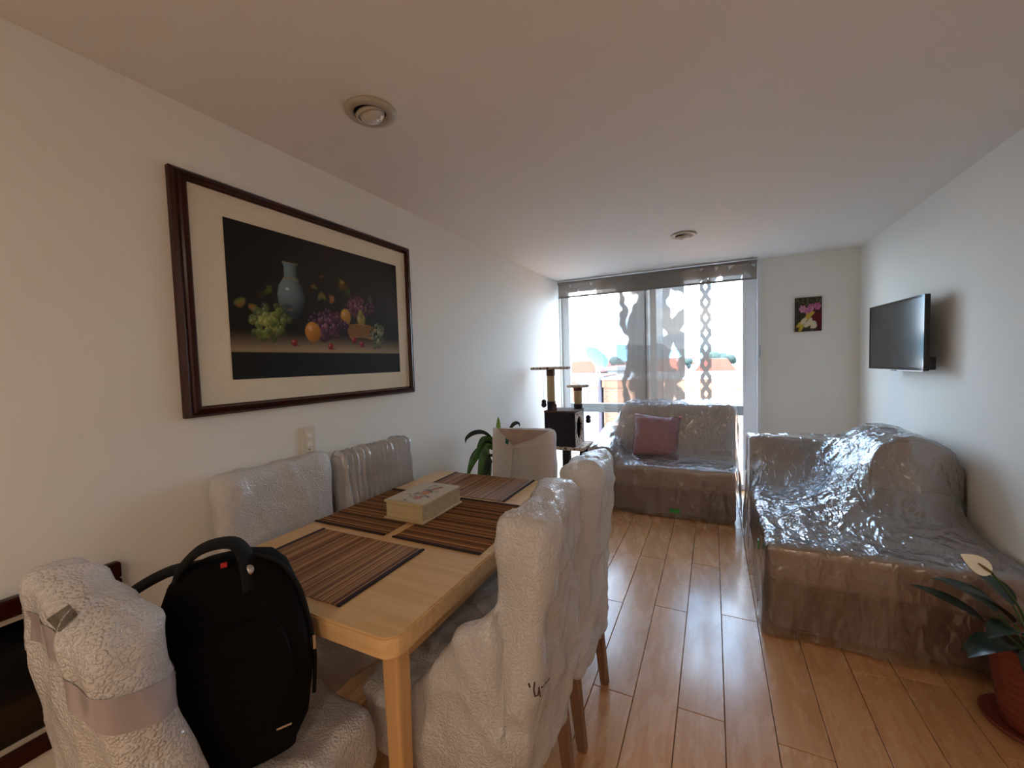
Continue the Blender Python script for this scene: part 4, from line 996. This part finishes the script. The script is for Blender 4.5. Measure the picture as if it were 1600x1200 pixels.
# ================================================================== OUTSIDE
struct('ground', B(-160, 160, 6, 420, -9.4, -9.0), 'street')
fa = thing('opposite_building', (1.3, 16.8, -9), 'peach brick building with a flat coping facing the window', 'building')
obj('wall', B(-3.36, 7, 14, 19.5, -9, .62), 'peach_brick', fa)
obj('fascia', B(-3.40, 7.04, 13.94, 19.56, .45, .70), 'fascia_paint', fa); obj('coping', B(-3.43, 7.06, 13.9, 19.6, .70, .765), 'house_white', fa)
for x in (-1.9, 1.6, 3.4): w_ = obj('window', B(x, x+1.1, 13.97, 14.02, -2.4, -1.1), 'window_pale', fa)
gb = thing('grey_block', (-3.75, 15, -9), 'mauve grey rendered block with a red-topped white window', 'building')
obj('wall', B(-4.12, -3.45, 13.6, 16.5, -9, .80), 'block_paint', gb); obj('coping', B(-4.15, -3.44, 13.55, 16.5, .80, .845), 'fascia_paint', gb)
w_ = obj('window', B(-3.66, -3.45, 13.56, 13.62, -.62, .42), 'window_pale', gb); obj('lintel', B(-3.68, -3.44, 13.54, 13.62, .42, .50), 'roof_red', gb)
obj('window', B(-3.66, -3.45, 13.56, 13.62, -2.6, -1.6), 'window_pale', gb)
ds = thing('satellite_dish', (-3.63, 14.1, .845), 'blue satellite dish on the roof of the grey block', 'dish')
Md = Matrix.Translation((-3.62, 14.1, 1.47)) @ Vector((.66, -.30, .62)).to_track_quat('Z', 'Y').to_matrix().to_4x4()
bm = lathe(newbm(), [(r_, .22*r_*r_) for r_ in np.linspace(0, .46, 8)]+[(.47, .05)]+[(r_, .22*r_*r_-.012) for r_ in np.linspace(.46, 0, 8)], (0,0,0), 32)
for v in bm.verts: v.co.x *= .42 if False else 1
bmesh.ops.transform(bm, matrix=Md, verts=bm.verts[:]); obj('reflector', bm, 'dish_blue', ds, smooth=True)
bm = newbm(); tube(bm, [(-3.62, 14.1, .847), (-3.62, 14.1, 1.42)], .035, 8); obj('mast', bm, 'dish_leg', ds)
bm = newbm(); tube(bm, [(-3.47, 14.05, .872), (-3.66, 14.08, 1.32)], .025, 8); obj('strut', bm, 'dish_leg', ds)
rnd = random.Random(21)
def house(x, y_, w_, d_, top, wall, roof, label, pitched, group='houses across the rooftops'):
    h = thing('distant_house', (x, y_+d_/2, -9), label, 'house', group)
    obj('wall', B(x-w_/2, x+w_/2, y_, y_+d_, -9, top), wall, h)
    if pitched:
        bm = newbm(); prism(bm, [(-w_/2-.3, 0), (w_/2+.3, 0), (w_/2*.7, .9), (-w_/2*.7, .9)], d_+.6, lambda a, c, dd: Vector((x+a, y_-.3+dd, top+c))); obj('roof', bm, roof, h)
    else: obj('roof', B(x-w_/2-.2, x+w_/2+.2, y_-.2, y_+d_+.2, top, top+.25), roof, h)
    for k in range(max(1, int(w_/2.4))):
        xx = x-w_/2+.8+k*2.4
        for zz in (top-1.9,): obj('window', B(xx, xx+1.1, y_-.05, y_+.02, zz, zz+1.2), 'window_dark', h)
W_, R_ = 'white-walled house with a red pitched roof beyond the opposite building', 'pale flat-roofed house beyond the opposite building'
house(-6.6, 17.5, 3.4, 5, -.4, 'house_white', 'roof_red', 'white house with a red roof left of the grey block', True, None)
for row in range(3):
    yy = 30+row*13
    for k in range(5):
        x = yy*(-.31+.105*k); pitched = rnd.random() < .45
        house(x, yy+rnd.uniform(0, 3), yy*.07, rnd.uniform(4, 6), 1.38-yy*rnd.uniform(.024, .04), rnd.choice(['house_white', 'house_tan', 'house_white']), 'roof_red' if pitched else 'roof_grey', W_ if pitched else R_, pitched)
for row in range(2):
    yy = 95+row*22
    for k in range(6):
        x = yy*(-.33+.085*k); house(x, yy+rnd.uniform(0, 8), yy*.07, 6, 1.38+yy*rnd.uniform(-.016, .0), rnd.choice(['house_white', 'house_tan', 'house_white']), rnd.choice(['roof_grey', 'roof_red', 'roof_grey']), 'tiny far house in the city below the hills', False, 'far city houses')
for k, (x, yy, r_, zz) in enumerate(((1.2, 82, 1.8, 1.9), (-5.0, 82, 1.5, 1.4), (7.6, 82, 2.0, 2.1), (-17.5, 80, 1.8, 1.6), (-22.5, 80, 1.4, 1.2))):
    t = thing('distant_tree', (x, yy, -9), 'dark green tree crown standing among the far rooftops', 'tree', 'far trees')
    bm = newbm()
    for q in range(9): ball(bm, (x+rnd.uniform(-1, 1)*r_, yy+rnd.uniform(-.5, .5)*r_, zz-r_*.6+rnd.uniform(-.4, .25)*r_), r_*rnd.uniform(.4, .6), 6)
    obj('crown', crumple_bm(bm), 'tree_green', t, smooth=True); obj('trunk', tube(newbm(), [(x, yy, -9), (x, yy, zz-r_*.5)], .25, 8), 'chair_leg', t)
bm = newbm(); xs = np.linspace(-420, 300, 120); prev = None
for x in xs:
    h = 1.4+8+9*(.5+.5*noise.noise(Vector((x*.012, 3, 0))))+4*noise.noise(Vector((x*.05, 7, 0)))+ (6 if x < -60 else 0)
    c = [bm.verts.new((x, 520, -9)), bm.verts.new((x, 560, h*.9)), bm.verts.new((x, 640, h*1.05)), bm.verts.new((x, 760, -9))]
    if prev:
        for k in range(3): bm.faces.new((prev[k], c[k], c[k+1], prev[k+1]))
    prev = c
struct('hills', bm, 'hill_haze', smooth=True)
